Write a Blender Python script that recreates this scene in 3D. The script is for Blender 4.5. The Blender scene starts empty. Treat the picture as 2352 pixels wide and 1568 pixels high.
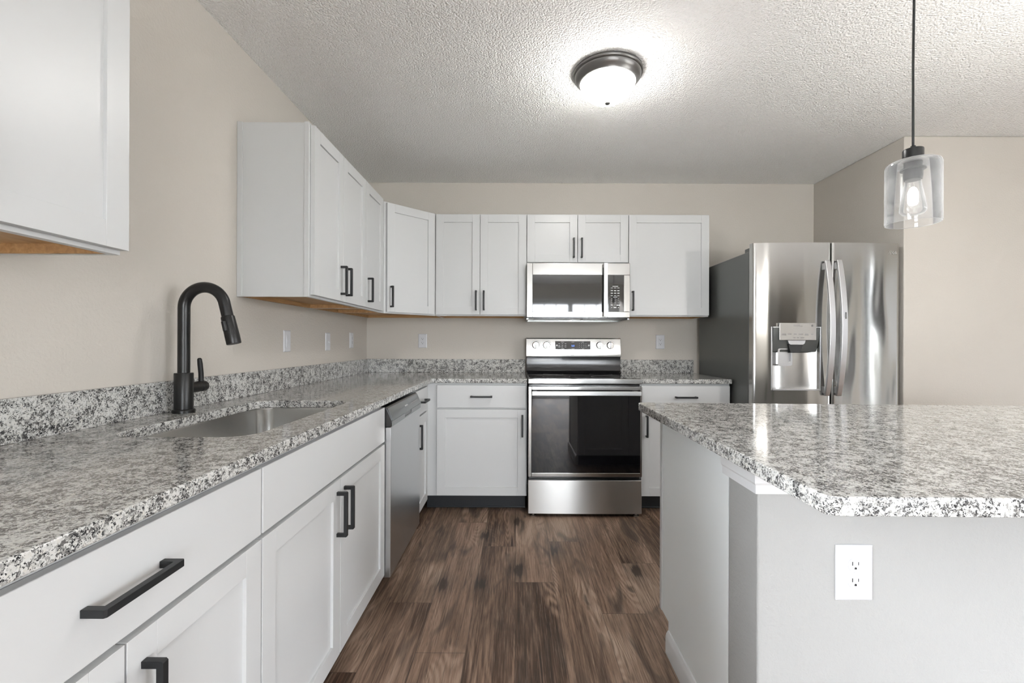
import bpy, bmesh, math, random
from mathutils import Vector, Matrix

random.seed(7)
sc = bpy.context.scene
COL = sc.collection
PI = math.pi

# ------------------------------------------------------------------ camera
W_PX, F_PX = 2352.0, 1036.15
cam_d = bpy.data.cameras.new('camera')
cam = bpy.data.objects.new('camera', cam_d)
COL.objects.link(cam)
sc.camera = cam
cam_d.sensor_fit = 'HORIZONTAL'
cam_d.sensor_width = 36.0
cam_d.lens = 36.0 * F_PX / W_PX
cam_d.shift_x = -10.27 / W_PX
cam_d.shift_y = 1.98 / W_PX
cam_d.clip_start = 0.02
cam.location = (0.0, 0.0, 1.1606)
cam.rotation_euler = (Matrix.Rotation(PI / 2, 4, 'X') @ Matrix.Rotation(0.0035, 4, 'Z')).to_euler()

# ------------------------------------------------------------------ view and world
sc.view_settings.view_transform = 'Standard'
sc.view_settings.look = 'None'
sc.view_settings.gamma = 1.0
sc.view_settings.use_curve_mapping = False
sc.view_settings.exposure = 0.69
sc.cycles.sample_clamp_indirect = 6.0

SKY, PENDANT, REAR_FILL, DOME = 27.0, 18.0, 6.0, 36.0        # daylight, pendant bulb and added island fill (W), added rear fill (W), dome glow
world = bpy.data.worlds.new('world')
sc.world = world
world.use_nodes = True
wn = world.node_tree
wn.nodes.clear()
w_out = wn.nodes.new('ShaderNodeOutputWorld')
w_bg = wn.nodes.new('ShaderNodeBackground')
w_tc = wn.nodes.new('ShaderNodeTexCoord')
w_sep = wn.nodes.new('ShaderNodeSeparateXYZ')
w_ramp = wn.nodes.new('ShaderNodeValToRGB')
w_map = wn.nodes.new('ShaderNodeMapRange')
w_map.inputs[1].default_value = -1.0
w_map.inputs[2].default_value = 1.0
wn.links.new(w_tc.outputs['Generated'], w_sep.inputs[0])
wn.links.new(w_sep.outputs[2], w_map.inputs[0])
wn.links.new(w_map.outputs[0], w_ramp.inputs[0])
cr = w_ramp.color_ramp
cr.elements[0].position = 0.0
cr.elements[0].color = (0.40, 0.40, 0.38, 1)
cr.elements[1].position = 1.0
cr.elements[1].color = (1.45, 1.52, 1.62, 1)
for p, c in ((0.49, (0.40, 0.41, 0.38, 1)), (0.505, (0.50, 0.53, 0.56, 1)), (0.58, (0.66, 0.69, 0.73, 1))):
    e = cr.elements.new(p)
    e.color = c
wn.links.new(w_ramp.outputs[0], w_bg.inputs[0])
w_bg.inputs[1].default_value = SKY
wn.links.new(w_bg.outputs[0], w_out.inputs[0])

# daylight portals: one at each opening, they only guide the sky light in
# (centre, size x, size y, rotation)
XL, YB, ZC = -1.226, 3.694, 2.464          # left wall, back wall, ceiling
YR, XR = -3.4, 5.2                          # rear wall (behind the camera), far right wall
OPEN_REAR = [(0.30, 2.10, 0.0, 2.06)]          # x0 x1 z0 z1
OPEN_RIGHT = [(-2.1, -1.0, 0.30, 2.25), (-0.45, 0.05, 0.30, 2.25)]        # y0 y1 z0 z1


def portal(loc, sx, sy, rot):
    d = bpy.data.lights.new('window_daylight', 'AREA')
    d.shape = 'RECTANGLE'
    d.size, d.size_y = sx, sy
    d.cycles.is_portal = True
    o = bpy.data.objects.new('window_daylight', d)
    o.location = loc
    o.rotation_euler = rot
    COL.objects.link(o)


OPEN_LEFT = [(-3.1, 0.05, 0.35, 2.30)]                                # y0 y1 z0 z1
for y0, y1, z0, z1 in OPEN_LEFT:
    portal((XL - 0.16, (y0 + y1) / 2, (z0 + z1) / 2), y1 - y0, z1 - z0, (PI / 2, 0, -PI / 2))
for x0, x1, z0, z1 in OPEN_REAR:
    portal(((x0 + x1) / 2, YR - 0.16, (z0 + z1) / 2), x1 - x0, z1 - z0, (PI / 2, 0, 0))
for y0, y1, z0, z1 in OPEN_RIGHT:
    portal((XR + 0.16, (y0 + y1) / 2, (z0 + z1) / 2), y1 - y0, z1 - z0, (PI / 2, 0, PI / 2))




def bulb_light(name, loc, watts, radius, color):
    d = bpy.data.lights.new(name, 'POINT')
    d.energy = watts
    d.shadow_soft_size = radius
    d.color = color
    o = bpy.data.objects.new(name, d)
    o.location = loc
    COL.objects.link(o)


# unseen fill lamps added to brighten the room: behind the camera, over the island
bulb_light('rear_fill_light', (1.7, -1.5, 1.75), REAR_FILL, 0.22, (1.0, 0.975, 0.945))
bulb_light('island_fill_light', (2.05, 1.30, 1.585), PENDANT, 0.05, (1.0, 0.965, 0.92))


# ------------------------------------------------------------------ material helpers
class NT:
    def __init__(s, name):
        s.m = bpy.data.materials.new(name)
        s.m.use_nodes = True
        s.t = s.m.node_tree
        s.t.nodes.clear()
        s.out = s.t.nodes.new('ShaderNodeOutputMaterial')

    def n(s, typ, **kw):
        nd = s.t.nodes.new('ShaderNode' + typ)
        for k, v in kw.items():
            setattr(nd, k, v)
        return nd

    def l(s, a, b):
        s.t.links.new(a, b)

    def put(s, sock, v):
        if hasattr(v, 'is_output') or isinstance(v, bpy.types.NodeSocket):
            s.l(v, sock)
        else:
            sock.default_value = v

    def coord(s, scale=(1, 1, 1), rot=(0, 0, 0)):
        tc = s.n('TexCoord')
        mp = s.n('Mapping')
        mp.inputs['Scale'].default_value = scale
        mp.inputs['Rotation'].default_value = rot
        s.l(tc.outputs['Object'], mp.inputs[0])
        return mp.outputs[0]

    def noise(s, vec, scale, detail=2, rough=0.5, dist=0.0):
        nd = s.n('TexNoise')
        if vec is not None:
            s.l(vec, nd.inputs['Vector'])
        nd.inputs['Scale'].default_value = scale
        nd.inputs['Detail'].default_value = detail
        nd.inputs['Roughness'].default_value = rough
        nd.inputs['Distortion'].default_value = dist
        return nd

    def math(s, op, a, b=None, c=None, clamp=False):
        nd = s.n('Math', operation=op)
        nd.use_clamp = clamp
        s.put(nd.inputs[0], a)
        if b is not None:
            s.put(nd.inputs[1], b)
        if c is not None:
            s.put(nd.inputs[2], c)
        return nd.outputs[0]

    def ramp(s, fac, stops, interp='LINEAR'):
        nd = s.n('ValToRGB')
        r = nd.color_ramp
        r.interpolation = interp
        r.elements[0].position = stops[0][0]
        r.elements[0].color = tuple(stops[0][1]) + (1,)
        r.elements[1].position = stops[-1][0]
        r.elements[1].color = tuple(stops[-1][1]) + (1,)
        for p, c in stops[1:-1]:
            e = r.elements.new(p)
            e.color = tuple(c) + (1,)
        s.l(fac, nd.inputs[0])
        return nd.outputs[0]

    def mix(s, fac, a, b, mode='MIX'):
        nd = s.n('MixRGB', blend_type=mode)
        s.put(nd.inputs[0], fac)
        s.put(nd.inputs[1], a)
        s.put(nd.inputs[2], b)
        return nd.outputs[0]

    def bump(s, h, strength, dist):
        nd = s.n('Bump')
        nd.inputs['Strength'].default_value = strength
        nd.inputs['Distance'].default_value = dist
        s.l(h, nd.inputs['Height'])
        return nd.outputs[0]

    def bsdf(s, color, rough=0.5, metal=0.0, normal=None, spec=0.5, **kw):
        b = s.n('BsdfPrincipled')
        s.put(b.inputs['Base Color'], color if not (isinstance(color, tuple) and len(color) == 3) else color + (1,))
        s.put(b.inputs['Roughness'], rough)
        b.inputs['Metallic'].default_value = metal
        b.inputs['Specular IOR Level'].default_value = spec
        for k, v in kw.items():
            s.put(b.inputs[k.replace('_', ' ')], v)
        if normal is not None:
            s.l(normal, b.inputs['Normal'])
        s.l(b.outputs[0], s.out.inputs[0])
        return b


def mat_plain(name, color, rough=0.5, metal=0.0, spec=0.5, nscale=0, nstr=0.0, ndist=0.001, **kw):
    t = NT(name)
    nor = None
    if nscale:
        nor = t.bump(t.noise(t.coord(), nscale, 3).outputs['Fac'], nstr, ndist)
    t.bsdf(color, rough, metal, nor, spec, **kw)
    return t.m


def mat_wall(name, color):
    t = NT(name)
    v = t.coord()
    a = t.noise(v, 105, 3, 0.55)
    h = t.ramp(a.outputs['Fac'], [(0.36, (0, 0, 0)), (0.66, (1, 1, 1))])
    big = t.noise(v, 2.0, 2)
    col = t.mix(t.math('MULTIPLY', big.outputs['Fac'], 0.10), color + (1,), tuple(c * 0.9 for c in color) + (1,))
    t.bsdf(col, 0.62, 0, t.bump(h, 0.20, 0.003), 0.3)
    return t.m


def mat_ceiling():
    t = NT('popcorn_ceiling_paint')
    v = t.coord()
    vo = t.n('TexVoronoi', feature='SMOOTH_F1')
    d = t.noise(v, 60, 2)
    vv = t.n('VectorMath', operation='ADD')
    sc_ = t.n('VectorMath', operation='SCALE')
    sc_.inputs['Scale'].default_value = 0.010
    t.l(d.outputs['Color'], sc_.inputs[0])
    t.l(v, vv.inputs[0])
    t.l(sc_.outputs[0], vv.inputs[1])
    t.l(vv.outputs[0], vo.inputs['Vector'])
    vo.inputs['Scale'].default_value = 125
    vo.inputs['Smoothness'].default_value = 0.4
    h1 = t.math('SUBTRACT', 0.75, vo.outputs['Distance'])
    n2 = t.noise(v, 75, 3, 0.6)
    h = t.math('MULTIPLY', h1, t.math('MULTIPLY', n2.outputs['Fac'], 1.6))
    t.bsdf((0.93, 0.93, 0.915), 0.85, 0, t.bump(h, 0.9, 0.008), 0.15)
    return t.m


def mat_granite():
    t = NT('speckled_granite')
    v = t.coord()
    d = t.noise(v, 150, 4, 0.65)
    sub = t.n('VectorMath', operation='SUBTRACT')
    sub.inputs[1].default_value = (0.5, 0.5, 0.5)
    t.l(d.outputs['Color'], sub.inputs[0])
    sc_ = t.n('VectorMath', operation='SCALE')
    sc_.inputs['Scale'].default_value = 0.015
    t.l(sub.outputs[0], sc_.inputs[0])
    add = t.n('VectorMath', operation='ADD')
    t.l(v, add.inputs[0])
    t.l(sc_.outputs[0], add.inputs[1])
    vec = add.outputs[0]

    def cells(scale):
        vo = t.n('TexVoronoi')
        vo.inputs['Scale'].default_value = scale
        t.l(vec, vo.inputs['Vector'])
        s = t.n('SeparateColor')
        t.l(vo.outputs['Color'], s.inputs[0])
        return s.outputs
    a = cells(245)
    b = cells(440)
    clump = t.noise(v, 42, 2).outputs['Fac']
    # big grains: white feldspar, grey quartz
    col1 = t.ramp(a[0], [(0.0, (0.24, 0.235, 0.225)), (0.16, (0.34, 0.335, 0.32)), (0.26, (0.48, 0.475, 0.455)), (0.55, (0.55, 0.547, 0.53)), (0.80, (0.58, 0.575, 0.555)), (1.0, (0.52, 0.50, 0.455))])
    # dark mica, in clumps
    k = t.math('ADD', a[1], t.math('MULTIPLY', t.math('SUBTRACT', clump, 0.5), 1.5))
    dark = t.ramp(k, [(0.0, (1, 1, 1)), (0.12, (1, 1, 1)), (0.30, (0, 0, 0)), (1, (0, 0, 0))])
    col2 = t.mix(dark, col1, (0.11, 0.108, 0.104, 1))
    k2 = t.math('ADD', b[0], t.math('MULTIPLY', t.math('SUBTRACT', clump, 0.5), 1.0))
    dark2 = t.ramp(k2, [(0.0, (1, 1, 1)), (0.16, (1, 1, 1)), (0.23, (0, 0, 0)), (1, (0, 0, 0))])
    col3 = t.mix(dark2, col2, (0.02, 0.02, 0.022, 1))
    t.bsdf(col3, 0.09, 0, None, 0.33)
    return t.m


def mat_floor():
    t = NT('wood_plank_floor')
    tc = t.n('TexCoord')
    sp = t.n('SeparateXYZ')
    t.l(tc.outputs['Object'], sp.inputs[0])
    PW, PL = 0.186, 1.22
    fx = t.math('DIVIDE', t.math('ADD', sp.outputs[0], 10.045), PW)
    ix = t.math('FLOOR', fx)
    wn1 = t.n('TexWhiteNoise', noise_dimensions='1D')
    t.l(ix, wn1.inputs['W'])
    fy = t.math('ADD', t.math('DIVIDE', sp.outputs[1], PL), t.math('MULTIPLY', wn1.outputs['Value'], 7.0))
    iy = t.math('FLOOR', fy)
    cmb = t.n('CombineXYZ')
    t.l(ix, cmb.inputs[0])
    t.l(iy, cmb.inputs[1])
    wn2 = t.n('TexWhiteNoise', noise_dimensions='2D')
    t.l(cmb.outputs[0], wn2.inputs['Vector'])
    rnd = wn2.outputs['Value']
    wsep = t.n('SeparateColor')
    t.l(wn2.outputs['Color'], wsep.inputs[0])
    off = t.math('MULTIPLY', rnd, 37.0)

    def vec(sx, sy):
        c = t.n('CombineXYZ')
        t.l(t.math('MULTIPLY', sp.outputs[0], sx), c.inputs[0])
        t.l(t.math('MULTIPLY', sp.outputs[1], sy), c.inputs[1])
        t.l(off, c.inputs[2])
        return c.outputs[0]
    fine = t.noise(vec(120, 4.0), 1.0, 5, 0.72, 0.5).outputs['Fac']
    mid = t.noise(vec(26, 1.6), 1.0, 3, 0.55, 0.8).outputs['Fac']
    big = t.noise(vec(7.0, 1.5), 1.0, 2, 0.5, 0.6).outputs['Fac']
    # cathedral rings
    rn = t.noise(vec(5.5, 0.9), 1.0, 1, 0.4, 0.3).outputs['Fac']
    rings = t.math('SINE', t.math('MULTIPLY', t.math('ADD', rn, t.math('MULTIPLY', fine, 0.012)), 210.0))
    rings = t.math('MULTIPLY_ADD', rings, 0.5, 0.5)
    g = t.math('ADD', t.math('MULTIPLY', fine, 0.56), t.math('ADD', t.math('MULTIPLY', mid, 0.26), t.math('ADD', t.math('MULTIPLY', big, 0.26), t.math('MULTIPLY', rings, t.math('MULTIPLY', t.ramp(big, [(0.50, (0, 0, 0)), (0.62, (1, 1, 1))]), 0.13)))))
    tone = t.math('ADD', g, t.math('MULTIPLY', t.math('SUBTRACT', rnd, 0.42), 0.20))
    col = t.ramp(tone, [(0.33, (0.016, 0.009, 0.006)), (0.45, (0.075, 0.044, 0.028)), (0.54, (0.170, 0.110, 0.074)), (0.63, (0.27, 0.185, 0.132)), (0.76, (0.41, 0.305, 0.23))])
    col = t.mix(t.math('MULTIPLY', wsep.outputs[1], 0.28), col, (0.19, 0.085, 0.045, 1), 'OVERLAY')
    pore = t.noise(vec(260, 7.0), 1.0, 3, 0.7, 0.3).outputs['Fac']
    col = t.mix(t.math('MULTIPLY', t.ramp(pore, [(0.52, (0, 0, 0)), (0.66, (1, 1, 1))]), 0.55), col, (0.030, 0.019, 0.013, 1))
    lite = t.noise(vec(200, 5.0), 1.0, 3, 0.7, 0.3).outputs['Fac']
    col = t.mix(t.math('MULTIPLY', t.ramp(lite, [(0.54, (0, 0, 0)), (0.70, (1, 1, 1))]), 0.40), col, (0.40, 0.30, 0.225, 1))
    # knots: sparse dark ovals
    kv = t.n('TexVoronoi', voronoi_dimensions='2D')
    kv.inputs['Scale'].default_value = 1.0
    t.l(vec(5.2, 2.3), kv.inputs['Vector'])
    ks = t.n('SeparateColor')
    t.l(kv.outputs['Color'], ks.inputs[0])
    kd = t.math('ADD', kv.outputs['Distance'], t.math('MULTIPLY', t.math('SUBTRACT', t.math('ADD', t.math('MULTIPLY', mid, 0.5), t.math('MULTIPLY', fine, 0.5)), 0.5), 0.75))
    kmask = t.math('MULTIPLY', t.math('LESS_THAN', ks.outputs[0], 0.24), t.ramp(kd, [(0.0, (1, 1, 1)), (0.10, (1, 1, 1)), (0.15, (0.42, 0.42, 0.42)), (0.42, (0, 0, 0))]))
    col = t.mix(t.math('MULTIPLY', kmask, 0.85), col, (0.022, 0.016, 0.012, 1))
    # long dark smoky stains
    st = t.noise(vec(9, 3.0), 1.0, 2, 0.5, 1.0).outputs['Fac']
    col = t.mix(t.math('MULTIPLY', t.ramp(st, [(0.58, (0, 0, 0)), (0.72, (1, 1, 1))]), 0.65), col, (0.030, 0.022, 0.018, 1))
    # seams
    ax = t.math('ABSOLUTE', t.math('SUBTRACT', t.math('FRACT', fx), 0.5))
    ay = t.math('ABSOLUTE', t.math('SUBTRACT', t.math('FRACT', fy), 0.5))
    seam = t.math('MAXIMUM', t.math('GREATER_THAN', ax, 0.4945), t.math('GREATER_THAN', ay, 0.49905))
    col = t.mix(t.math('MULTIPLY', seam, 0.62), col, (0.018, 0.012, 0.009, 1))
    h = t.math('SUBTRACT', t.math('MULTIPLY', fine, 0.6), seam)
    t.bsdf(col, t.math('MULTIPLY_ADD', fine, 0.22, 0.40), 0, t.bump(h, 0.25, 0.0012), 0.35)
    return t.m


def mat_steel(name, color=(0.56, 0.555, 0.54), rough=0.24, aniso=0.75, axis='Z', wave=0.0, wscale=(1, 1, 1)):
    t = NT(name)
    tg = t.n('Tangent', direction_type='RADIAL', axis=axis)
    v = t.coord()
    nor = None
    if wave:
        v2 = t.coord(wscale)
        nor = t.bump(t.noise(v2, 1.0, 1, 0.4).outputs['Fac'], 1.0, wave)
    b = t.bsdf(color, rough, 1.0, nor)
    b.inputs['Anisotropic'].default_value = aniso
    b.inputs['Anisotropic Rotation'].default_value = 0.25
    t.l(tg.outputs[0], b.inputs['Tangent'])
    return t.m


def mat_cabinet_wood():
    t = NT('natural_wood_underside')
    v = t.coord((6, 60, 60))
    n = t.noise(v, 1.2, 3, 0.6, 0.5)
    c = t.ramp(n.outputs['Fac'], [(0.3, (0.34, 0.185, 0.078)), (0.7, (0.52, 0.315, 0.145))])
    t.bsdf(c, 0.5, 0, None, 0.3)
    return t.m


def mat_glass_thin(name, tint=(1, 1, 1), refl=1.0, haze=0.0):
    t = NT(name)
    tr = t.n('BsdfTransparent')
    tr.inputs[0].default_value = tint + (1,)
    gl = t.n('BsdfGlossy')
    gl.inputs['Roughness'].default_value = 0.01
    lw = t.n('Fresnel')
    lw.inputs[0].default_value = 1.45
    mx = t.n('MixShader')
    t.l(t.math('MULTIPLY', lw.outputs[0], refl, clamp=True), mx.inputs[0])
    t.l(tr.outputs[0], mx.inputs[1])
    t.l(gl.outputs[0], mx.inputs[2])
    last = mx.outputs[0]
    if haze:
        df = t.n('BsdfTranslucent')
        df.inputs[0].default_value = (0.9, 0.9, 0.9, 1)
        d2 = t.n('BsdfDiffuse')
        d2.inputs[0].default_value = (0.9, 0.9, 0.9, 1)
        ad = t.n('MixShader')
        ad.inputs[0].default_value = 0.5
        t.l(df.outputs[0], ad.inputs[1])
        t.l(d2.outputs[0], ad.inputs[2])
        m2 = t.n('MixShader')
        n = t.noise(t.coord(), 55, 3, 0.6).outputs['Fac']
        edge = t.n('LayerWeight')
        edge.inputs[0].default_value = 0.35
        e2 = t.math('POWER', edge.outputs['Facing'], 2.0)
        t.l(t.math('ADD', t.math('MULTIPLY', n, haze), t.math('MULTIPLY', e2, 0.55), clamp=True), m2.inputs[0])
        t.l(last, m2.inputs[1])
        t.l(ad.outputs[0], m2.inputs[2])
        last = m2.outputs[0]
    t.l(last, t.out.inputs[0])
    return t.m


def mat_emit(name, color, strength, base=(0.9, 0.9, 0.88)):
    t = NT(name)
    b = t.bsdf(base, 0.3)
    b.inputs['Emission Color'].default_value = color + (1,)
    b.inputs['Emission Strength'].default_value = strength
    return t.m


M = {}
M['wall'] = mat_wall('greige_wall_paint', (0.535, 0.500, 0.453))
M['island_wall'] = mat_wall('island_wall_paint', (0.345, 0.345, 0.335))
M['ceiling'] = mat_ceiling()
M['floor'] = mat_floor()
M['granite'] = mat_granite()
M['cab'] = mat_plain('white_cabinet_paint', (0.55, 0.555, 0.555), 0.34, spec=0.45, nscale=40, nstr=0.03)
M['panel'] = mat_plain('grey_white_end_panel', (0.80, 0.83, 0.835), 0.45, spec=0.4)
M['trim'] = mat_plain('white_trim_paint', (0.68, 0.685, 0.69), 0.38)
M['plate'] = mat_plain('white_plastic', (0.60, 0.605, 0.63), 0.30)
M['black'] = mat_plain('matte_black_metal', (0.012, 0.013, 0.014), 0.42, 0.0, 0.35, nscale=500, nstr=0.08)
M['faucet'] = mat_plain('satin_black_metal', (0.007, 0.007, 0.007), 0.33, 0.0, 0.35)
M['rubber'] = mat_plain('black_vinyl', (0.018, 0.021, 0.024), 0.32, 0, 0.5)
M['dark'] = mat_plain('dark_slot', (0.008, 0.008, 0.008), 0.6)
M['wood'] = mat_cabinet_wood()
M['steel'] = mat_steel('brushed_steel', rough=0.20)
M['steel_fridge'] = mat_steel('brushed_steel_door', (0.50, 0.495, 0.48), 0.13, 0.85, 'Z', 0.006, (7.0, 7.0, 1.3))
M['steel_range'] = mat_steel('brushed_steel_range', (0.50, 0.495, 0.48), 0.17, 0.4, 'Z', 0.002, (6, 6, 3))
M['steel_drawer'] = mat_steel('brushed_steel_drawer', (0.52, 0.515, 0.50), 0.29, 0.88, 'Z')
M['steel_fascia'] = mat_steel('dark_steel_fascia', (0.27, 0.28, 0.28), 0.26, 0.5, 'Z')
M['steel_dw'] = mat_steel('brushed_steel_dishwasher', (0.55, 0.555, 0.56), 0.28, 0.7, 'Z')
M['steel_sink'] = mat_steel('satin_steel_sink', (0.74, 0.74, 0.73), 0.22, 0.6, 'Z')
M['chrome'] = mat_plain('polished_metal', (0.72, 0.72, 0.72), 0.10, 1.0)
M['alu'] = mat_plain('satin_aluminium', (0.62, 0.62, 0.63), 0.30, 1.0)
M['fridge_side'] = mat_plain('grey_fridge_side', (0.125, 0.130, 0.125), 0.30, 0.45, 0.5)
M['glass_black'] = mat_plain('black_glass', (0.004, 0.004, 0.005), 0.03, 0, 0.85)
M['glass_smoke'] = mat_plain('smoked_oven_glass', (0.020, 0.020, 0.019), 0.04, 0, 0.9)
M['black_gloss'] = mat_plain('black_enamel', (0.010, 0.010, 0.011), 0.16, 0, 0.5)
M['mark_white'] = mat_plain('white_print', (0.75, 0.75, 0.75), 0.5)
M['mark_grey'] = mat_plain('grey_print', (0.16, 0.16, 0.16), 0.5)
M['mark_dark'] = mat_plain('dark_print', (0.03, 0.03, 0.03), 0.5)
M['mark_silver'] = mat_plain('silver_print', (0.85, 0.85, 0.84), 0.25, 0.6)
M['blue'] = mat_emit('blue_display_digits', (0.12, 0.30, 1.0), 1.2, (0.02, 0.05, 0.2))
M['pewter'] = mat_plain('brushed_pewter', (0.16, 0.155, 0.15), 0.36, 0.85)
M['dome'] = mat_emit('frosted_lit_glass', (1.0, 0.985, 0.95), DOME)
M['bulb'] = mat_emit('lit_filament_core', (1.0, 0.98, 0.93), 2.0)
M['pane'] = mat_glass_thin('window_glass')
M['shade'] = mat_glass_thin('seeded_clear_glass', (0.97, 0.97, 0.97), 1.3, 0.15)
M['bulb_glass'] = mat_glass_thin('bulb_glass', (0.99, 0.99, 0.99), 1.2, 0.10)
M['bounce_ground'] = mat_plain('pale_bounce_ground', (0.78, 0.78, 0.77), 0.9)  # unseen ground made very pale to bounce daylight up to the ceiling


# ------------------------------------------------------------------ geometry helpers
def tag(o, label=None, cat=None, group=None, kind=None):
    if label:
        o['label'] = label
    if cat:
        o['category'] = cat
    if group:
        o['group'] = group
    if kind:
        o['kind'] = kind
    return o


def thing(name, label, cat, loc=(0, 0, 0), rz=0.0, group=None):
    o = bpy.data.objects.new(name, None)
    o.empty_display_size = 0.05
    o.location = loc
    o.rotation_euler = (0, 0, rz)
    COL.objects.link(o)
    return tag(o, label, cat, group)


def box(bm, x0, x1, y0, y1, z0, z1):
    vs = [bm.verts.new(c) for c in ((x0, y0, z0), (x1, y0, z0), (x1, y1, z0), (x0, y1, z0), (x0, y0, z1), (x1, y0, z1), (x1, y1, z1), (x0, y1, z1))]
    for f in ((0, 3, 2, 1), (4, 5, 6, 7), (0, 1, 5, 4), (1, 2, 6, 5), (2, 3, 7, 6), (3, 0, 4, 7)):
        bm.faces.new([vs[i] for i in f])


def prism(bm, pts, a0, a1, axis='z'):
    """extrude a 2-D outline between a0 and a1 along an axis (pts are the two other coordinates in order)"""
    def mk(p, a):
        if axis == 'z':
            return (p[0], p[1], a)
        if axis == 'x':
            return (a, p[0], p[1])
        return (p[0], a, p[1])
    lo = [bm.verts.new(mk(p, a0)) for p in pts]
    hi = [bm.verts.new(mk(p, a1)) for p in pts]
    n = len(pts)
    bm.faces.new(lo)
    bm.faces.new(hi)
    for i in range(n):
        bm.faces.new((lo[i], lo[(i + 1) % n], hi[(i + 1) % n], hi[i]))


def lathe(bm, prof, seg=32, c=(0, 0, 0), axis='z', cap=True):
    rings = []
    for r, h in prof:
        ring = []
        for k in range(seg):
            a = 2 * PI * k / seg
            u, v = r * math.cos(a), r * math.sin(a)
            if axis == 'z':
                p = (c[0] + u, c[1] + v, c[2] + h)
            elif axis == 'y':
                p = (c[0] + u, c[1] + h, c[2] + v)
            else:
                p = (c[0] + h, c[1] + u, c[2] + v)
            ring.append(bm.verts.new(p))
        rings.append(ring)
    for a, b in zip(rings, rings[1:]):
        for k in range(seg):
            bm.faces.new((a[k], a[(k + 1) % seg], b[(k + 1) % seg], b[k]))
    if cap:
        bm.faces.new(rings[0])
        bm.faces.new(rings[-1])


def tube(bm, pts, r, seg=20, cap=True):
    pts = [Vector(p) for p in pts]
    rs = r if isinstance(r, (list, tuple)) else [r] * len(pts)
    up = None
    rings = []
    for i, p in enumerate(pts):
        d = (pts[min(i + 1, len(pts) - 1)] - pts[max(i - 1, 0)]).normalized()
        if up is None:
            up = d.orthogonal().normalized()
        up = (up - d * up.dot(d)).normalized()
        s = d.cross(up)
        rings.append([bm.verts.new(p + (up * math.cos(2 * PI * k / seg) + s * math.sin(2 * PI * k / seg)) * rs[i]) for k in range(seg)])
    for a, b in zip(rings, rings[1:]):
        for k in range(seg):
            bm.faces.new((a[k], a[(k + 1) % seg], b[(k + 1) % seg], b[k]))
    if cap:
        bm.faces.new(rings[0])
        bm.faces.new(rings[-1])


def rrect(x0, x1, y0, y1, r, n=6):
    out = []
    for cx, cy, a0 in ((x1 - r, y1 - r, 0), (x0 + r, y1 - r, PI / 2), (x0 + r, y0 + r, PI), (x1 - r, y0 + r, 1.5 * PI)):
        for k in range(n + 1):
            a = a0 + PI / 2 * k / n
            out.append((cx + r * math.cos(a), cy + r * math.sin(a)))
    return out


def mk(name, bm, mat, parent=None, bevel=0.0, seg=2, angle=35, smooth=True, loc=None, rz=0.0):
    bmesh.ops.recalc_face_normals(bm, faces=bm.faces[:])
    me = bpy.data.meshes.new(name)
    bm.to_mesh(me)
    bm.free()
    if smooth:
        for p in me.polygons:
            p.use_smooth = True
        me.set_sharp_from_angle(angle=math.radians(angle))
    mats = mat if isinstance(mat, (list, tuple)) else [mat]
    for m in mats:
        me.materials.append(m)
    o = bpy.data.objects.new(name, me)
    COL.objects.link(o)
    if parent is not None:
        o.parent = parent
    if loc:
        o.location = loc
    o.rotation_euler = (0, 0, rz)
    if bevel:
        b = o.modifiers.new('edge', 'BEVEL')
        b.width = bevel
        b.segments = seg
        b.limit_method = 'ANGLE'
        b.angle_limit = math.radians(30)
        b.harden_normals = True
    return o


def boxes(name, lst, mat, parent=None, bevel=0.0, **kw):
    bm = bmesh.new()
    for b in lst:
        box(bm, *b)
    return mk(name, bm, mat, parent, bevel, **kw)


def text_mesh(name, body, size, mat, parent, loc, rot=(PI / 2, 0, 0), bold=0.0, depth=0.0004, spacing=1.0):
    c = bpy.data.curves.new('lettering', 'FONT')
    c.body = body
    c.size = size
    c.align_x = 'CENTER'
    c.align_y = 'CENTER'
    c.extrude = depth
    c.offset = bold
    c.space_character = spacing
    t = bpy.data.objects.new('lettering', c)
    COL.objects.link(t)
    dg = bpy.context.evaluated_depsgraph_get()
    me = bpy.data.meshes.new_from_object(t.evaluated_get(dg))
    bpy.data.objects.remove(t)
    bpy.data.curves.remove(c)
    me.materials.clear()
    me.materials.append(mat)
    o = bpy.data.objects.new(name, me)
    COL.objects.link(o)
    o.parent = parent
    o.location = loc
    o.rotation_euler = rot
    return o


def struct(name, bm, mat, parent=None, **kw):
    o = mk(name, bm, mat, parent, **kw)
    if parent is None:
        o['kind'] = 'structure'
    return o


# ------------------------------------------------------------------ room shell
T = 0.14
bm = bmesh.new()
box(bm, XL - T, XR + T, YR - T, YB + T, -0.1, 0.0)
struct('floor', bm, M['floor'])
bm = bmesh.new()
box(bm, XL - T, XR + T, YR - T, YB + T, ZC, ZC + 0.1)
struct('ceiling', bm, M['ceiling'])
bm = bmesh.new()
box(bm, XL, 2.43, YB, YB + T, 0, ZC)
struct('wall_back', bm, M['wall'])
NX, NY = 2.43, 2.83
bm = bmesh.new()
box(bm, NX, XR, NY, YB + T, 0, ZC)
struct('wall_nook', bm, M['wall'], bevel=0.008, seg=3)


def wall_with_holes(name, axis, at, thick, a0, a1, holes):
    bm = bmesh.new()
    hs = sorted(holes)
    cur = a0

    def add(u0, u1, z0, z1):
        if u1 - u0 < 1e-4 or z1 - z0 < 1e-4:
            return
        if axis == 'x':
            box(bm, u0, u1, at - thick, at, z0, z1)
        else:
            box(bm, at, at + thick, u0, u1, z0, z1)
    for u0, u1, z0, z1 in hs:
        add(cur, u0, 0, ZC)
        add(u0, u1, 0, z0)
        add(u0, u1, z1, ZC)
        cur = u1
    add(cur, a1, 0, ZC)
    struct(name, bm, M['wall'])


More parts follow.
